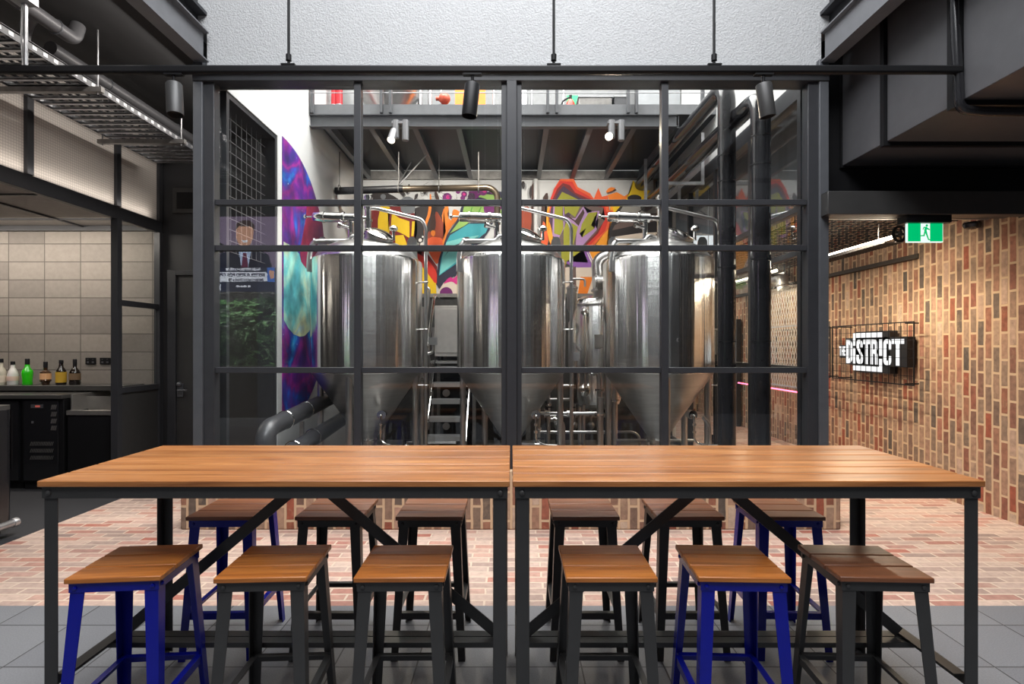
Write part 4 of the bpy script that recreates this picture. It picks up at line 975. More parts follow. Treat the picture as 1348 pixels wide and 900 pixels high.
# ------------------------------------------------------------------ cable tray on the bar side
zt = 3.60; x0t, x1t = -3.965, -3.325
t = thing('cable_tray', 'galvanised ladder cable tray hanging over the bar', 'cable tray', ((x0t+x1t)/2,4.5,zt))
for x in (x0t,x1t):
    b = B().box(x-.003,x+.003,2.6,6.15,zt,zt+.05)
    b.box(x-.003-(0 if x>-3.6 else 0),x+.012,2.6,6.15,zt+.052,zt+.055)
    y = 2.65
    b.mat(1)
    while y < 6.1: b.box(x+.003,x+.0045,y,y+.035,zt+.015,zt+.04); b.box(x-.0045,x-.003,y,y+.035,zt+.015,zt+.04); y += .09
    b.build('side_rail', [M['frame_light'],M['galv']], t)
y = 2.65
while y < 6.12:
    B().box(x0t,x1t,y,y+.035,zt,zt+.006).box(x0t,x1t,y,y+.004,zt,zt+.02).build('rung', M['galv'], t); y += .105
for y in (4.35,5.45):
    B().box(x0t-.12,x1t+.10,y-.02,y+.02,zt-.045,zt-.005).build('hanger_channel', M['galvdull'], t)
    for x in (x0t-.08,x1t+.06): B().cyl((x,y,zt-.06),(x,y,4.05),.006,seg=8).build('hanger_rod', M['galv'], t)
b = B()
random.seed(4)
for i in range(7):
    xx = x0t+.08+i*.08; b.tube([(xx+random.uniform(-.02,.02),y,zt+.022+random.uniform(0,.01)) for y in (2.6,3.4,4.2,5.0,6.1)],.010,6)
b.build('cables', M['black'], t)
# pipes under the soffit
t = thing('soffit_pipe', 'grey lagged pipe with an elbow high under the dark soffit by the conduit box', 'pipe', (-3.35,3.6,3.9))
M['pipegrey'] = plain('pipe_grey', (.085,.085,.09,1), .4)
B().tube(bend([(-3.35,2.4,3.90),(-3.35,4.22,3.90),(-3.35,4.26,4.03)],.10),.050,16).tube(bend([(-3.38,3.9,3.90),(-3.55,4.02,3.88),(-3.60,4.05,3.70)],.08),.042,14).build('pipe', M['pipegrey'], t)
for y in (3.75,4.05): B().torus((-3.35,y,3.90),(0,1,0),.052,.006,18,6).build('band', M['frame_light'], t)
t = thing('soffit_duct', 'long black pipe running under the soffit above the tray', 'pipe', (-3.6,5.0,3.88))
B().tube([(-3.60,4.3,3.88),(-3.60,6.6,3.88)],.055,18).build('pipe', M['pipegrey'], t)
for y in (4.9,5.9): B().torus((-3.60,y,3.88),(0,1,0),.057,.006,18,6).build('band', M['frame_light'], t)

# ------------------------------------------------------------------ bar enclosure
xb = -4.20
t = thing('bar_screen', 'black steel screen with pale wire mesh panels enclosing the bar', 'screen', (xb,5,0), None, 'structure')
def mesh_panel():
    tt = NT('pale_mesh_panel'); tc = tt.n('ShaderNodeTexCoord'); sp = tt.n('ShaderNodeSeparateXYZ'); tt.l(tc.outputs['Object'], sp.inputs[0])
    h = []
    for ax in (1,2):
        f = tt.math('FRACT', tt.math('MULTIPLY', sp.outputs[ax], 40.0)); h.append(tt.math('LESS_THAN', f, .22))
    k = tt.math('MAXIMUM', h[0], h[1])
    c = tt.mix(k, (.60,.55,.50,1), (.42,.385,.35,1)); tt.bsdf(c, .6); return tt.m
M['meshpanel'] = mesh_panel()
B().box(xb-.04,xb+.02,1.6,6.60,2.905,3.04).build('beam', M['frame'], t, bevel=.004)
for y in (2.2,3.55,4.78,5.86,6.56):
    B().box(xb-.03,xb+.03,y-.032,y+.032,3.04,4.05).build('upper_post', M['frame'], t)
for y0,y1 in ((2.23,3.52),(3.58,4.75),(4.81,5.83),(5.89,6.53)):
    B().box(xb-.012,xb-.004,y0,y1,3.04,4.04).build('mesh_panel', M['meshpanel'], t)
for y in (5.86,6.56): B().box(xb-.035,xb+.035,y-.035,y+.035,0,2.905).build('post', M['frame'], t)
for z in (2.02,1.08): B().box(xb-.025,xb+.025,5.895,6.525,z-.03,z+.03).build('rail', M['frame'], t)
for z0,z1 in ((1.11,1.99),(2.05,2.90)): B().box(xb-.004,xb+.004,5.895,6.525,z0,z1).build('pane', M['glass'], t)
B().box(xb-.01,xb+.01,5.895,6.525,0.02,1.05).build('kick_panel', M['charcoal'], t)
# battens in the bar ceiling
t = thing('ceiling_batten', 'dark framing battens across the beige bar lining', 'trim', (-5.5,4.5,2.98), None, 'structure')
for y in (3.0,4.1,5.2,6.2): B().box(-8.9,-4.25,y-.015,y+.015,2.975,2.99).build('batten', M['frame'], t)
for x in (-7.4,-6.2,-5.1): B().box(x-.015,x+.015,1.7,6.6,2.97,2.985).build('batten', M['frame'], t)
B().box(-8.9,-4.25,6.55,6.615,2.93,2.99).build('batten', M['frame'], t)

# back bar: counter, fridges, bottles
M['counter'] = plain('dark_counter', (.06,.058,.055,1), .3)
M['steelsink'] = plain('sink_steel', (.45,.43,.40,1), .3, .8)
t = thing('bar_counter', 'dark bar counter with raised back shelf below the block wall', 'counter', (-6.2,6.3,0))
B().box(-8.5,-4.84,5.93,6.61,.985,1.03).build('worktop', M['counter'], t, bevel=.006)
B().box(-8.5,-4.40,6.28,6.61,1.045,1.105).build('back_shelf', M['counter'], t, bevel=.004)
B().box(-8.5,-4.84,6.50,6.61,0,.985).build('carcass', M['black'], t)
t = thing('sink_unit', 'stainless steel sink unit at the end of the bar counter', 'sink', (-4.55,6.2,0))
B().box(-4.80,-4.26,5.96,6.0,.02,.80).box(-4.80,-4.76,6.0,6.6,.02,.85).build('cabinet', M['black'], t)
b = B().box(-4.80,-4.26,5.94,6.02,.81,.86).box(-4.80,-4.26,6.02,6.58,.79,.81).box(-4.80,-4.78,6.0,6.58,.81,1.03).box(-4.80,-4.26,6.56,6.58,.81,1.03)
b.build('basin', M['steelsink'], t, bevel=.003)
B().box(-4.80,-4.26,6.2,6.22,.81,.99).build('splashback', M['steelsink'], t)
t = thing('bar_fridge', 'black under counter fridge with slotted vents and small display', 'fridge', (-5.07,6.2,0))
B().box(-5.30,-4.85,5.97,6.48,.08,.98).build('body', M['black'], t, bevel=.004)
b = B().box(-5.275,-4.90,5.955,5.97,.10,.965); b.build('door', M['blackgloss'], t, bevel=.003)
for k in range(4):
    b = B()
    for j in range(5): b.bar((-4.955+j*.012-.02,5.953,.90-k*.075-.03),(-4.955+j*.012+.012-.02,5.953,.90-k*.075+.02),.003,.006,(1,0,0))
    b.build('vent_slots', M['galvdull'], t)
for k in range(3):
    b = B()
    for j in range(14): b.bar((-5.20+j*.018,5.953,.50-k*.075-.02),(-5.20+j*.018+.015,5.953,.50-k*.075+.02),.003,.007,(1,0,0))
    b.build('vent_slots', M['galvdull'], t)
d = B().box(-5.19,-5.06,5.948,5.955,.885,.925).build('display', M['duct'], t); B().box(-5.14,-5.09,5.945,5.948,.895,.915).build('digits', glow('display_red',(.9,.2,.16,1),.35), d)
B().box(-5.185,-5.165,5.950,5.955,.72,.745).build('lock', M['galv'], t)
B().box(-5.29,-4.86,5.99,6.45,0,.08).build('plinth', M['black'], t)
t = thing('glass_fridge', 'black glass door bottle fridge at the edge beside the vented fridge', 'fridge', (-5.75,6.2,0))
B().box(-6.2,-5.32,6.0,6.48,.08,.12).box(-6.2,-5.32,6.0,6.48,.94,.98).box(-5.36,-5.32,6.0,6.48,.12,.94).box(-6.2,-6.16,6.0,6.48,.12,.94).box(-6.16,-5.36,6.44,6.48,.12,.94).box(-6.16,-5.36,6.05,6.44,.5,.515).build('body', M['black'], t)
d = B().box(-5.42,-5.34,5.965,5.995,.10,.96).box(-6.18,-6.10,5.965,5.995,.10,.96).box(-6.1,-5.42,5.965,5.995,.10,.18).box(-6.1,-5.42,5.965,5.995,.88,.96).build('door', M['blackgloss'], t)
B().box(-6.1,-5.42,5.975,5.985,.18,.88).build('pane', M['smoked'], d)
B().cyl((-5.45,5.93,.2),(-5.45,5.93,.86),.012).cyl((-5.45,5.93,.25),(-5.45,5.97,.25),.008).cyl((-5.45,5.93,.8),(-5.45,5.97,.8),.008).build('handle', M['satin'], d)
B().box(-6.19,-5.33,6.02,6.45,0,.08).build('plinth', M['black'], t)
# bottles
def liquid(name, c, tr=.0): return plain(name, c, .12, 0, var=.02, **{'Coat Weight':.6})
def bottle(px, label, prof, mat, capm, capz, lab=None, Y=6.40):
    x = (px-VX)*Y/F; z0 = 1.105
    t = thing('bottle', label, 'bottle', (x,Y,z0), 'liquor bottles on the back shelf')
    B().lathe(prof,(x,Y,z0),seg=24).build('body', mat, t)
    r = prof[-1][0]+.003
    B().lathe([(r,capz[0]),(r,capz[1]),(r*.9,capz[1]+.004)],(x,Y,z0),seg=18).build('cap', capm, t)
    if lab:
        lm, rr, za, zb = lab
        B().lathe([(rr+.0015,za),(rr+.0015,zb)],(x,Y,z0),seg=24).build('paper_label', lm, t)
gold = plain('label_gold',srgb(200,160,50),.5); peach = plain('label_peach',srgb(228,176,128),.6); cream = plain('label_cream',srgb(224,214,196),.6)
dark = liquid('dark_liqueur',(.010,.006,.004,1)); clear = liquid('clear_spirit',(.55,.52,.42,1)); green = liquid('green_liqueur',(.03,.62,.01,1)); whiteb = liquid('white_bottle',(.75,.73,.70,1)); amber = liquid('amber_whisky',(.05,.02,.006,1))
bottle(2,'clear glass bottle with pale label at the cut off end of the shelf',[(.045,0),(.047,.01),(.047,.15),(.035,.18),(.016,.21),(.015,.27)],clear,M['black'],(.26,.30),(cream,.047,.03,.11))
bottle(17,'white bottle with black cap beside the green bottle',[(.050,0),(.054,.01),(.052,.12),(.040,.165),(.022,.20),(.019,.235)],whiteb,M['black'],(.235,.27),(plain('label_pink',srgb(226,196,180),.6),.0545,.05,.10))
bottle(36,'bright green liqueur bottle',[(.046,0),(.050,.008),(.048,.05),(.055,.13),(.052,.165),(.026,.20),(.020,.27)],green,M['black'],(.225,.30))
bottle(60,'squat dark bottle with a peach label and clear foot',[(.034,0),(.040,.03),(.056,.045),(.056,.055),(.052,.06),(.052,.145),(.03,.165),(.020,.17),(.018,.24)],amber,M['black'],(.20,.265),(peach,.0525,.065,.135))
bottle(80.5,'brown coffee coloured bottle with oval gold label',[(.048,0),(.051,.008),(.052,.13),(.046,.17),(.024,.205),(.019,.25)],dark,M['black'],(.25,.285),(gold,.0525,.03,.15))
bottle(98.5,'tall near black bottle with long neck, closest to the power outlets',[(.050,0),(.054,.008),(.056,.13),(.044,.165),(.020,.20),(.017,.28)],dark,M['black'],(.22,.295),(plain('label_dusky',srgb(120,96,70),.6),.0565,.06,.135))
for px,lab in ((120,'black double power outlet on the block wall, beside the tall dark bottle'),(139,'black double power outlet on the block wall, beside the steel post')):
    x = (px-VX)*6.62/F; z = H-(475-VY)*6.62/F
    t = thing('power_outlet', lab, 'outlet', (x,6.61,z), 'power outlets on the block wall')
    B().box(x-.062,x+.062,6.608,6.62,z-.04,z+.04).build('plate', M['black'], t, bevel=.003)
    for s in (-1,1):
        B().box(x+s*.03-.008,x+s*.03+.008,6.604,6.608,z+.012,z+.026).build('switch', M['charcoal'], t)
        B().box(x+s*.03-.012,x+s*.03+.012,6.606,6.6085,z-.024,z-.004).build('socket', M['duct'], t)
# front bar with rounded end and foot rail
t = thing('front_bar', 'black front bar with foot rail cut by the picture edge', 'bar', (-4.3,4.2,0))
b = B()
pl = [(-7.0,3.80),(-4.17,3.80)]+[(-4.15,4.53)]+[(-4.23+.08*math.cos(a),4.53+.08*math.sin(a)) for a in [PI/2*i/6 for i in range(1,7)]]+[(-7.0,4.61)]
b.prism([(a,c,.10) for a,c in pl],(0,0,.93)); b.build('front', M['blackgloss'], t)
b = B(); b.prism([(a*1.0+ (.0),c-.0,1.03) for a,c in pl],(0,0,.035)); b.build('top', M['counter'], t)
B().box(-7,-4.22,3.86,4.55,0,.10).build('plinth', M['black'], t)
B().tube([(-4.07,2.6,.11),(-4.07,4.50,.11)],.030,14).lathe([(.034,0),(.038,.01),(.038,.04),(.02,.05)],(-4.07,4.49,.11),(0,1,0),16).build('foot_rail', M['galv'], t)
for y in (4.3,3.9): B().cyl((-4.07,y,.11),(-4.16,y,.13),.014).build('bracket', M['galv'], t)
# ------------------------------------------------------------------ duct and bulkhead on the right
t = thing('air_duct', 'large dark rectangular air duct with flanged joints under the soffit', 'duct', (3.8,3.4,3.16))
xs, zb = 2.955, 3.16
B().box(xs,5.6,3.70,4.33,zb,4.22).build('duct_section', M['duct'], t, bevel=.006)
B().box(xs,5.6,4.37,4.93,zb,4.22).build('duct_section', M['duct'], t, bevel=.006)
B().box(xs,5.6,1.2,3.60,zb,4.22).build('duct_section', M['duct'], t, bevel=.006)
for y in (4.35,3.65):
    w_ = .022 if y > 4 else .05
    B().box(xs-.028,5.6,y-w_,y+w_,zb-.03,4.22).build('flange', M['black'], t)
B().box(xs-.012,5.6,4.91,4.94,zb-.015,4.22).build('flange', M['black'], t)
t = thing('conduit', 'black conduit dropping down the duct joint and turning along its underside', 'pipe', (2.90,3.6,3.1))
B().tube(bend([(2.93,3.66,4.22),(2.93,3.60,3.10),(3.1,3.60,3.085),(5.2,3.60,3.085)],.06),.030,16).build('pipe', M['blackgloss'], t)
B().torus((3.45,3.60,3.085),(1,0,0),.034,.008,16,6).box(3.44,3.46,3.58,3.62,3.09,3.16).build('clip', M['black'], t)
o = B().box(2.735,7.5,4.94,5.05,2.86,4.25).build('bulkhead', M['black']); tag(o,'black bulkhead below the air duct','wall',None,'structure')
o = B().box(2.66,7.5,4.62,4.628,2.66,2.855).box(2.66,7.5,4.628,4.72,2.66,2.668).box(2.66,7.5,4.628,4.72,2.847,2.855).box(2.66,2.668,4.628,4.94,2.66,2.855).box(2.74,7.5,4.72,4.95,2.70,2.855).build('lintel_channel', M['charcoal'], bevel=.003); tag(o,'charcoal steel channel over the passage opening','beam',None,'structure')

# exit sign
M['exitgreen'] = glow('exit_green', (.0,.42,.13,1), 1.25); M['exitwhite'] = glow('exit_white', (.80,1,.90,1), 1.1)
c = P(1216.5,306,4.70); x,y,z = c
t = thing('exit_sign', 'green running man exit sign hanging under the steel channel', 'sign', (x,y,2.66))
B().box(x-.19,x+.19,y-.06,y+.06,z+.075,2.66).build('housing', M['black'], t, bevel=.004)
B().box(x-.152,x+.152,y-.012,y+.012,z-.085,z+.085).build('panel', M['exitwhite'], t)
B().box(x-.147,x-.04,y-.0145,y-.012,z-.078,z+.080).build('green_field', M['exitgreen'], t)
B().box(x+.042,x+.147,y-.0145,y-.012,z-.078,z+.080).build('green_field', M['exitgreen'], t)
def dec(pts): return [(x+a*.001,y-.0150,z+c*.001) for a,c in pts]
b = B()
b.lathe([(0,0),(.0095,0),(.0095,.002),(0,.002)],(x+.012,y-.0155,z+.057),(0,1,0),14)
for pts in ([(-22,24),(-14,46),(14,46),(22,22),(38,18),(38,26),(26,30),(18,38),(8,14),(-10,16),(-4,36),(-10,38),(-16,22)],
            [(-10,18),(10,18),(16,-10),(30,-56),(40,-60),(40,-68),(24,-66),(6,-20),(-4,0)],
            [(-8,8),(0,4),(-6,-34),(-48,-34),(-50,-26),(-16,-24)],
            ):
    b.prism(dec(pts),(0,.002,0))
b.build('running_figure', M['exitgreen'], t)
o = B().lathe([(.07,0),(.075,.02),(.06,.05),(.03,.06),(0,.062)],(P(1304,288,5.0).x,5.2,2.72),(0,0,-1),20).build('dome_camera', M['blackgloss']); tag(o,'small black dome camera under the passage ceiling','camera')

# passage ceiling mesh and lamps
zc_ = 2.78
t = thing('ceiling_mesh', 'black wire mesh sheet hung below the passage ceiling', 'mesh', (3.5,8,zc_))
b = B(); yy = 5.1
while yy < 12.8: b.box(2.78,4.38,yy-.004,yy+.004,zc_,zc_+.008); yy += .10
b.build('cross_wires', M['black'], t); b = B(); xx = 2.82
while xx < 4.38: b.box(xx-.004,xx+.004,5.06,12.8,zc_+.008,zc_+.016); xx += .10
b.build('long_wires', M['black'], t)
for y in (5.08,12.8): B().box(2.76,4.40,y-.02,y+.02,zc_-.01,zc_+.03).build('edge_angle', M['frame'], t)
B().box(2.80,4.40,5.06,5.09,zc_-.06,zc_-.03).build('edge_strip', M['galv'], t)
for y in (6.5,9.5): B().cyl((3.4,y,zc_),(3.4,y,4.25),.006,seg=6).build('hanger_rod', M['galv'], t)
M['tube'] = glow('led_tube', (1,.84,.62,1), 16)
for y0,y1,lab in ((5.30,6.75,'linear lamp tray next to the exit sign'),(7.6,9.1,'linear lamp tray further down the passage, seen through the glazing')):
    t = thing('linear_lamp', lab, 'lamp', (3.64,y0,2.6), 'linear lamps in the passage')
    B().cyl((3.66,y0,2.60),(3.66,y1,2.60),.018,seg=12).build('tube', M['tube'], t)
    b = B().box(3.58,3.76,y0-.02,y1+.02,2.545,2.553).box(3.58,3.585,y0-.02,y1+.02,2.553,2.575).box(3.755,3.76,y0-.02,y1+.02,2.553,2.575).build('tray', M['galv'], t)
    b = B(); q = y0
    while q < y1: b.box(3.59,3.75,q,q+.02,2.540,2.545); q += .05
    b.build('slots', M['black'], t)
    for q in (y0+.2,y1-.2): B().cyl((3.67,q,2.62),(3.67,q,2.775),.005,seg=6).build('wire', M['galv'], t)
    la = bpy.data.lights.new('tube_light','AREA'); la.shape = 'RECTANGLE'; la.size = .05; la.size_y = y1-y0; la.energy = 40; la.color = (1,.82,.6)
    lo = bpy.data.objects.new('tube_light', la); COL.objects.link(lo); lo.parent = t; lo.location = Vector((3.66,(y0+y1)/2,2.535))-t.location
c = P(1184,308,5.15)
t = thing('fan', 'small black ring fan at the end of the lamp tray', 'fan', tuple(c)); B().torus(c,(.2,-1,0),.068,.014,24,8).build('ring', M['black'], t)
b = B().lathe([(.02,-.02),(.02,.02)],c,(.2,-1,0),12)
for k in range(5): b.bar(c,c+Vector((math.cos(k*1.2566)*.06,.0,math.sin(k*1.2566)*.06)),.02,.004,(0,1,0))
b.build('rotor', M['charcoal'], t); B().cyl(c+Vector((0,0,.07)),(c.x,c.y,2.78),.006,seg=8).build('stem', M['black'], t)
# warm downlights on the passage side
for i,(x,y) in enumerate(((3.5,5.6),(3.5,8.4),(3.5,11.2))):
    l = bpy.data.lights.new('passage_light','SPOT'); l.energy = 75; l.color = (1,.82,.62); l.spot_size = R(105); l.spot_blend = .8; l.shadow_soft_size = .08
    lo = bpy.data.objects.new('passage_light', l); COL.objects.link(lo); lo.location = (x-.3,y,2.74); lo.rotation_euler = (0,R(-42),0)

# illuminated sign with wire grid
xg = 4.285
t = thing('wire_grid', 'black square wire grid panel standing off the brick wall around the sign', 'grid', (xg,6.9,1.45))
def gridpanel(y0, y1, z0, z1, name):
    b = B()
    for z in (z0,z1): b.bar((xg,y0,z),(xg,y1,z),.012,.012)
    for y in (y0,y1): b.bar((xg,y,z0),(xg,y,z1),.012,.012,(0,1,0))
    n = max(1,round((y1-y0)/.098)); m = round((z1-z0)/.098)
    for i in range(1,n): b.bar((xg,y0+(y1-y0)*i/n,z0),(xg,y0+(y1-y0)*i/n,z1),.005,.005,(0,1,0))
    for i in range(1,m): b.bar((xg+.005,y0,z0+(z1-z0)*i/m),(xg+.005,y1,z0+(z1-z0)*i/m),.005,.005)
    b.build(name, M['black'], t)
    for y in (y0+.13,y1-.13):
        for z in (z0+.01,z1-.01): B().cyl((xg,y,z),(XBR+.05,y,z),.008,seg=8).build('standoff', M['black'], t)
gridpanel(5.86,7.35,1.135,1.815,'grid_panel'); gridpanel(7.40,8.9,1.135,1.815,'grid_panel')
M['signwhite'] = glow('sign_white', (1,1,1,1), 1.15); M['signblack'] = plain('sign_black', (.012,.012,.014,1), .4)
xsn = 4.345
t = thing('illuminated_sign', 'black and white illuminated venue sign on the brick wall', 'sign', (xsn,6.7,1.48))
# Yl: distance, sign reads from far (larger y) to near
def zz(py, px): Y = xsn*F/(px-VX); return H-(py-VY)*Y/F
yD, yT = 7.16, 6.09
b = B().box(xsn+.012,XBR+.03,6.34,6.98,1.235,1.735).box(xsn+.012,XBR+.03,yT-.03,yD+.02,1.32,1.66)
b.build('box', M['signblack'], t)
# strokes given in (u, v): u 0..1 from D to T, v up in metres about the centre line
u0, u1 = yD, yT; zc2 = 1.485
def st(pts): 
    return [(xsn+.0115,u0+(u1-u0)*a,zc2+c) for a,c in pts]
lb = B()
def stroke(pts): lb.prism(st(pts),(-.003,0,0))
hgt = .150
# D
stroke([(0,-hgt),(.045,-hgt),(.045,hgt),(0,hgt)]); stroke([(.045,hgt),(.09,hgt-.01),(.118,hgt-.05),(.118,-hgt+.05),(.09,-hgt+.01),(.045,-hgt),(.045,-hgt+.05),(.075,-hgt+.07),(.075,hgt-.07),(.045,hgt-.05)])
# i (first)
stroke([(.135,-hgt),(.185,-hgt),(.185,.045),(.135,.045)])
# S
stroke([(.31,.055),(.31,.10),(.295,hgt-.012),(.265,hgt),(.225,hgt),(.205,hgt-.02),(.20,.07),(.205,.045),(.27,-.04),(.275,-.075),(.265,-.095),(.245,-.095),(.243,-.04),(.197,-.04),(.197,-.10),(.21,-hgt+.012),(.235,-hgt),(.285,-hgt),(.31,-hgt+.015),(.318,-.09),(.315,-.045),(.245,.055),(.242,.085),(.25,.10),(.265,.10),(.268,.055)])
# T
stroke([(.325,hgt),(.44,hgt),(.44,hgt-.055),(.405,hgt-.055),(.405,-hgt),(.36,-hgt),(.36,hgt-.055),(.325,hgt-.055)])
# R
stroke([(.45,-hgt),(.495,-hgt),(.495,hgt),(.45,hgt)]); stroke([(.495,hgt),(.545,hgt-.004),(.567,hgt-.03),(.57,.035),(.555,.005),(.572,-.03),(.574,-hgt),(.53,-hgt),(.527,-.03),(.515,-.02),(.495,-.02),(.495,.025),(.52,.03),(.527,.045),(.527,.085),(.52,.095),(.495,.10)])
# i (second, upside down)
stroke([(.60,-.045),(.65,-.045),(.65,hgt),(.60,hgt)])
# C
stroke([(.79,.03),(.79,.11),(.775,hgt-.008),(.75,hgt),(.71,hgt),(.685,hgt-.01),(.67,hgt-.04),(.67,-hgt+.04),(.685,-hgt+.01),(.71,-hgt),(.75,-hgt),(.775,-hgt+.008),(.79,-.11),(.79,-.045),(.745,-.045),(.745,-.09),(.735,-.10),(.722,-.10),(.715,-.09),(.715,.09),(.722,.10),(.735,.10),(.745,.09),(.745,.03)])
# T
stroke([(.80,hgt),(.985,hgt),(.985,hgt-.055),(.915,hgt-.055),(.915,-hgt),(.865,-hgt),(.865,hgt-.055),(.80,hgt-.055)])
# bars above and below
stroke([(.135,.235),(.65,.235),(.65,.175),(.185,.175),(.185,.075),(.135,.075)])
stroke([(.135,-.235),(.65,-.235),(.65,-.08),(.60,-.08),(.60,-.175),(.135,-.175)])
lb.build('letters', M['signwhite'], t)
# small word ahead of the big one
b = B(); Mx = Matrix(((0,0,-1,xsn+.010),(-1,0,0,7.245),(0,1,0,1.485),(0,0,0,1)))
text_bm(b,'THE',.17,Mx,.003,.004,.42); b.build('small_word', M['signwhite'], t)
B().box(xsn+.012,XBR+.03,7.19,7.31,1.40,1.57).build('small_box', M['signblack'], t)

# expanded mesh cage on the passage wall, behind the glazing
t = thing('mesh_cage', 'pale expanded metal cage with a rounded top corner on the passage wall', 'cage', (4.3,8.6,1))
def expmesh():
    tt = NT('expanded_mesh'); tc = tt.n('ShaderNodeTexCoord'); sp = tt.n('ShaderNodeSeparateXYZ'); tt.l(tc.outputs['Object'], sp.inputs[0])
    a = tt.math('MULTIPLY', sp.outputs[1], 13.0); bb = tt.math('MULTIPLY', sp.outputs[2], 6.0)
    f1 = tt.math('ABSOLUTE', tt.math('SUBTRACT', tt.math('FRACT', tt.math('ADD', a, bb)), .5)); f2 = tt.math('ABSOLUTE', tt.math('SUBTRACT', tt.math('FRACT', tt.math('SUBTRACT', a, bb)), .5))
    k = tt.math('LESS_THAN', tt.math('MINIMUM', f1, f2), .09)
    p = tt.n('ShaderNodeBsdfPrincipled'); p.inputs['Base Color'].default_value = (.62,.56,.50,1); p.inputs['Metallic'].default_value = .4; p.inputs['Roughness'].default_value = .4
    tr = tt.n('ShaderNodeBsdfTransparent'); mx = tt.n('ShaderNodeMixShader'); tt.l(k, mx.inputs[0]); tt.l(tr.outputs[0], mx.inputs[1]); tt.l(p.outputs[0], mx.inputs[2]); tt.l(mx.outputs[0], tt.out.inputs[0]); return tt.m
M['exp'] = expmesh()
prof = [(4.10,.95),(4.10,2.30)]+[(4.10+.18*(1-math.cos(a)),2.30+.18*math.sin(a)) for a in [PI/2*i/6 for i in range(1,7)]]+[(4.40,2.48)]
b = B()
for i in range(len(prof)-1):
    (xa,za),(xc,zc3) = prof[i],prof[i+1]
    b.hexa([(xa,7.75,za),(xc,7.75,zc3),(xc+.003,7.75,zc3-.003),(xa+.003,7.75,za),(xa,9.5,za),(xc,9.5,zc3),(xc+.003,9.5,zc3-.003),(xa+.003,9.5,za)])
b.build('mesh_sheet', M['exp'], t)
for y in (7.75,9.5): B().tube([(a,y,c) for a,c in prof],.012,8).build('frame', M['galv'], t)
for z in (.96,1.85): B().bar((4.10,7.75,z),(4.10,9.5,z),.02,.02).build('rail', M['galv'], t)
o = B().cyl((4.08,7.75,.90),(4.08,9.9,.90),.010,seg=10).build('neon_strip', glow('neon_pink',(1,.12,.22,1),7)); tag(o,'thin pink neon line under the metal cage','lamp')
t = thing('flue_elbow', 'shiny metal flue elbow above the mesh cage', 'pipe', (4.15,9.3,2.5)); B().tube(bend([(4.24,8.6,2.42),(4.24,8.6,2.66),(4.05,9.6,2.66),(4.05,10.4,2.66)],.2),.09,18).build('pipe', M['galv'], t); B().torus((4.24,8.6,2.50),(0,0,1),.092,.012,20,6).build('collar', M['chrome'], t)
t = thing('maroon_door', 'dark maroon door panel far along the brick passage', 'door', (4.4,11.0,0)); B().box(4.38,4.44,10.75,11.4,0,2.0).build('leaf', plain('maroon',(.11,.025,.018,1),.8), t); B().box(4.37,4.45,10.67,10.75,0,2.08).build('frame', M['dark'], t)
o = B().box(4.40,4.455,9.75,9.9,1.10,1.28).build('wall_switch', M['charcoal']); tag(o,'black switch plate on the passage bricks','switch')
o = B().box(3.4,4.46,12.2,12.24,2.2,2.72).box(3.4,4.46,12.19,12.2,2.2,2.24).build('sign_board', M['cream']); tag(o,'pale board high at the far end of the passage','board')

# ------------------------------------------------------------------ behind the camera: what the glass reflects
M['tvback'] = plain('tv_bezel',(.01,.01,.01,1),.4)
tx0, tx1, tz0, tz1 = -8.75, -5.34, 2.80, 4.70; ty = -2.95
t = thing('video_screen', 'large video screen with a newsreader, reflected in the narrow glass bay', 'screen', ((tx0+tx1)/2,ty,tz0))
B().box(tx0-.05,tx1+.05,ty-.10,ty-.01,tz0-.05,tz1+.05).build('bezel', M['tvback'], t)
def em(n,c,s=7): return glow('screen_'+n,c,s)
b = B(); b.box(tx0,tx1,ty-.01,ty,tz0,tz1)
mats = [em('mauve',(.20,.15,.22,1)),em('suit',(.012,.014,.03,1)),em('skin',(.62,.33,.22,1)),em('shirt',(.45,.55,.75,1)),em('tie',(.12,.02,.06,1)),em('hair',(.05,.03,.03,1)),em('bar',(.75,.78,.85,1)),em('text',(.02,.02,.05,1)),em('strip',(.02,.025,.05,1)),em('white',(.8,.82,.9,1)),em('blue',(.05,.15,.5,1))]
# people on the screen: flat picture
def wv(px, py):  # where a point must sit on the screen to mirror to photo pixel (px, py)
    D = 2*YW-ty; return ((px-VX)*D/F, H-(py-VY)*D/F)
def flat(mi, pts, k):
    q = [wv(*p) for p in pts]
    b.mat(mi); b.prism([(a,ty+.001*k,c) for a,c in q],(0,.001,0))
flat(1,[(286,352),(290,335),(308,326),(338,326),(354,336),(358,352)],1)
flat(3,[(314,328),(331,328),(327,352),(318,352)],2)
flat(4,[(320,333),(325,333),(327,352),(318,352)],3)
flat(2,[(311,300),(316,295),(329,295),(334,302),(333,314),(328,324),(322,327),(316,324),(311,314)],3)
flat(5,[(310,303),(311,295),(318,290),(329,290),(335,296),(335,304),(331,298),(315,298)],4)
flat(9,[(318,316),(327,316),(325,319),(320,319)],4)
flat(8,[(286,352),(364,352),(364,384),(286,384)],5)
flat(6,[(286,358),(350,358),(352,361),(352,370),(286,371)],6)
flat(10,[(352,352),(362,352),(362,371),(352,371)],6); flat(2,[(354,356),(361,356),(361,366),(356,367)],7)
flat(9,[(286,374),(291,374),(291,382),(286,382)],7)
b.mat(0)
def scr_text(txt, px, py, size, mi, sx=.8, k=8):
    a,c = wv(px,py); text_bm(b, txt, size, Matrix(((-1,0,0,a),(0,0,1,ty+.001*k),(0,1,0,c),(0,0,0,1))), .001, .004, sx, 'LEFT', mi)
scr_text('BETTER SUITED FOR CPR: MA',349,362,.095,7,1.0)
scr_text('2nd (June) and 3rd (Trivia) in FBI',347,368.3,.075,7,.8)
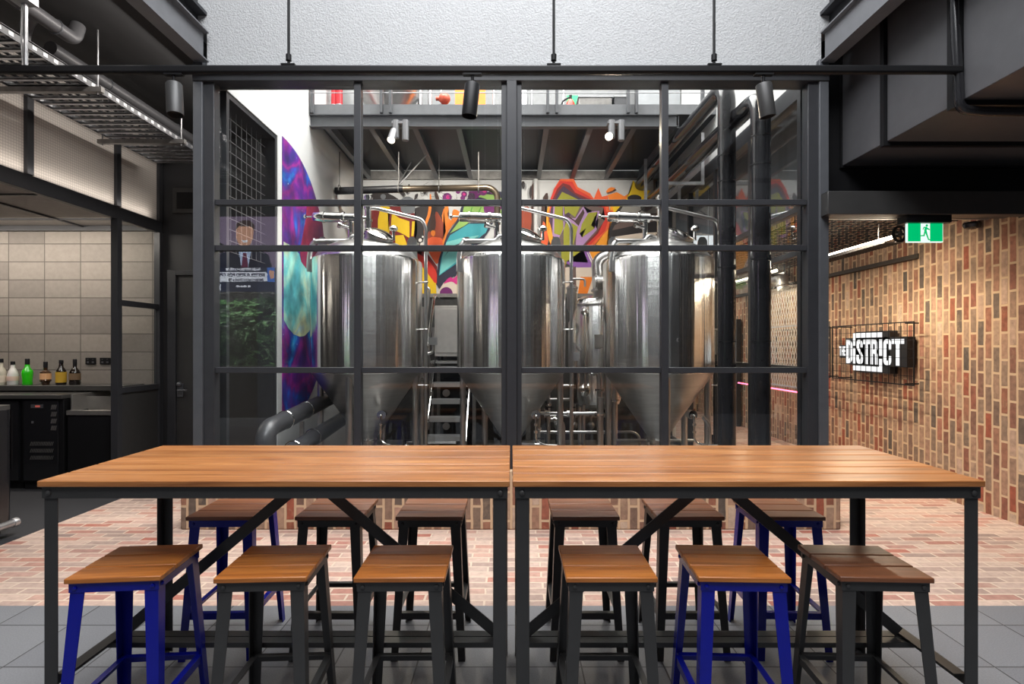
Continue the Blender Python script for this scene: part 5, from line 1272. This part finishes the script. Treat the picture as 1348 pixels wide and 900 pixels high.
scr_text('FALLEN FOOTBALL PLAYER: FBI',343,354.5,.07,9,.8)
scr_text('3:30  8:30 AM WED',330,377,.05,9,.8)
b.build('picture', mats, t)
# planter hedge
def leafm():
    tt = NT('hedge_leaf'); ge = tt.n('ShaderNodeNewGeometry'); r = tt.ramp(ge.outputs['Random Per Island'], [(0,(.004,.015,.005,1)),(.5,(.03,.11,.03,1)),(1,(.22,.46,.17,1))]); tt.bsdf(r.outputs[0], .5); return tt.m
M['leaf'] = leafm()
random.seed(5); b = B()
for i in range(1500):
    x = random.uniform(-8.45,-5.1); z = random.uniform(1.1,2.62); y = -2.75+random.uniform(-.15,.25)
    a = random.uniform(0,6.28); l = random.uniform(.18,.42); d = Vector((math.cos(a)*.8,random.uniform(.0,.6),math.sin(a)*.5-.35)).normalized()
    s = d.cross(Vector((0,1,.2))).normalized()*l*.11; p = Vector((x,y,z)); n = d.cross(s).normalized()*.004
    vs = [b.bm.verts.new(q) for q in (p,p+d*l*.5+s,p+d*l,p+d*l*.5-s+n)]
    b._f(vs)
o = b.build('hedge', M['leaf']); tag(o,'leafy green hedge reflected in the narrow glass bay','hedge',None,'stuff')
t = thing('planter', 'pale long planter box under the reflected hedge', 'planter', (-6.8,-2.75,0)); B().box(-8.9,-4.8,-3.05,-2.40,0.0,1.0).build('box', M['dark'], t); B().box(-8.9,-4.8,-3.08,-2.35,1.0,1.12).build('rim', M['barsoffit'], t)

# ------------------------------------------------------------------ camera, sky, lights
cd = bpy.data.cameras.new('camera'); cam = bpy.data.objects.new('camera', cd); COL.objects.link(cam)
cd.sensor_fit = 'HORIZONTAL'; cd.sensor_width = 36; cd.lens = F/1348*36; cd.shift_x = (674-VX)/1348; cd.shift_y = (VY-450)/1348
cam.location = (0,0,H); cam.rotation_euler = (R(90),0,0); cd.clip_start = .05
scene.camera = cam
wd = bpy.data.worlds.new('sky'); scene.world = wd; wd.use_nodes = True
bg = wd.node_tree.nodes['Background']; bg.inputs[0].default_value = (.86,.93,1,1); bg.inputs[1].default_value = 1.1
def area(name, loc, rot, sx, sy, e, c=(1,1,1)):
    l = bpy.data.lights.new(name,'AREA'); l.shape='RECTANGLE'; l.size=sx; l.size_y=sy; l.energy=e; l.color=c
    o = bpy.data.objects.new(name,l); COL.objects.link(o); o.location=loc; o.rotation_euler=rot; return o
area('atrium_skylight',(0,2.2,6.9),(0,0,0),3.0,4.0,455,(.97,.98,1))
area('courtyard_skylight',(0,-1.9,8.4),(R(28),0,0),7.0,2.2,420,(.97,.98,1))
area('brewery_skylight',(0,6.4,7.1),(0,0,0),4.6,3.0,640,(1,.98,.95))
for x in (-1.8,-.4,1.0):   # added spots without fixtures under the mezzanine, brightening the graffiti
    l = bpy.data.lights.new('wash_fill','SPOT'); l.energy = 145; l.color = (1,.93,.84); l.spot_size = R(84); l.spot_blend = .6; l.shadow_soft_size = .05
    o = bpy.data.objects.new('wash_fill',l); COL.objects.link(o); o.location = (x,7.12,4.27); o.rotation_euler = Vector((0,1,-.52)).to_track_quat('-Z','Y').to_euler()
area('shelf_strip',(-5.8,6.0,2.93),(R(25),0,0),2.8,.1,38,(1,.90,.80))
area('bar_batten',(-5.8,4.2,2.93),(0,0,0),2.0,.1,14,(1,.90,.78))
area('tray_fill',(-4.13,4.4,3.06),(0,R(155),0),.04,4.0,4,(1,.92,.84))  # added light with no fixture, brightens the tray underside
area('soffit_fill',(-2.82,4.0,3.97),(0,R(52),0),.08,4.4,26,(1,.94,.88))  # unseen light put in to brighten the mesh panels and tray
area('hedge_fill',(-6.9,-1.95,2.74),(R(-50),0,0),3.6,.1,150,(1,1,.96))  # unseen light added so the hedge shows in the glass
vs = scene.view_settings; vs.view_transform = 'Standard'; vs.look = 'None'; vs.gamma = 1; vs.exposure = 0; vs.use_curve_mapping = False
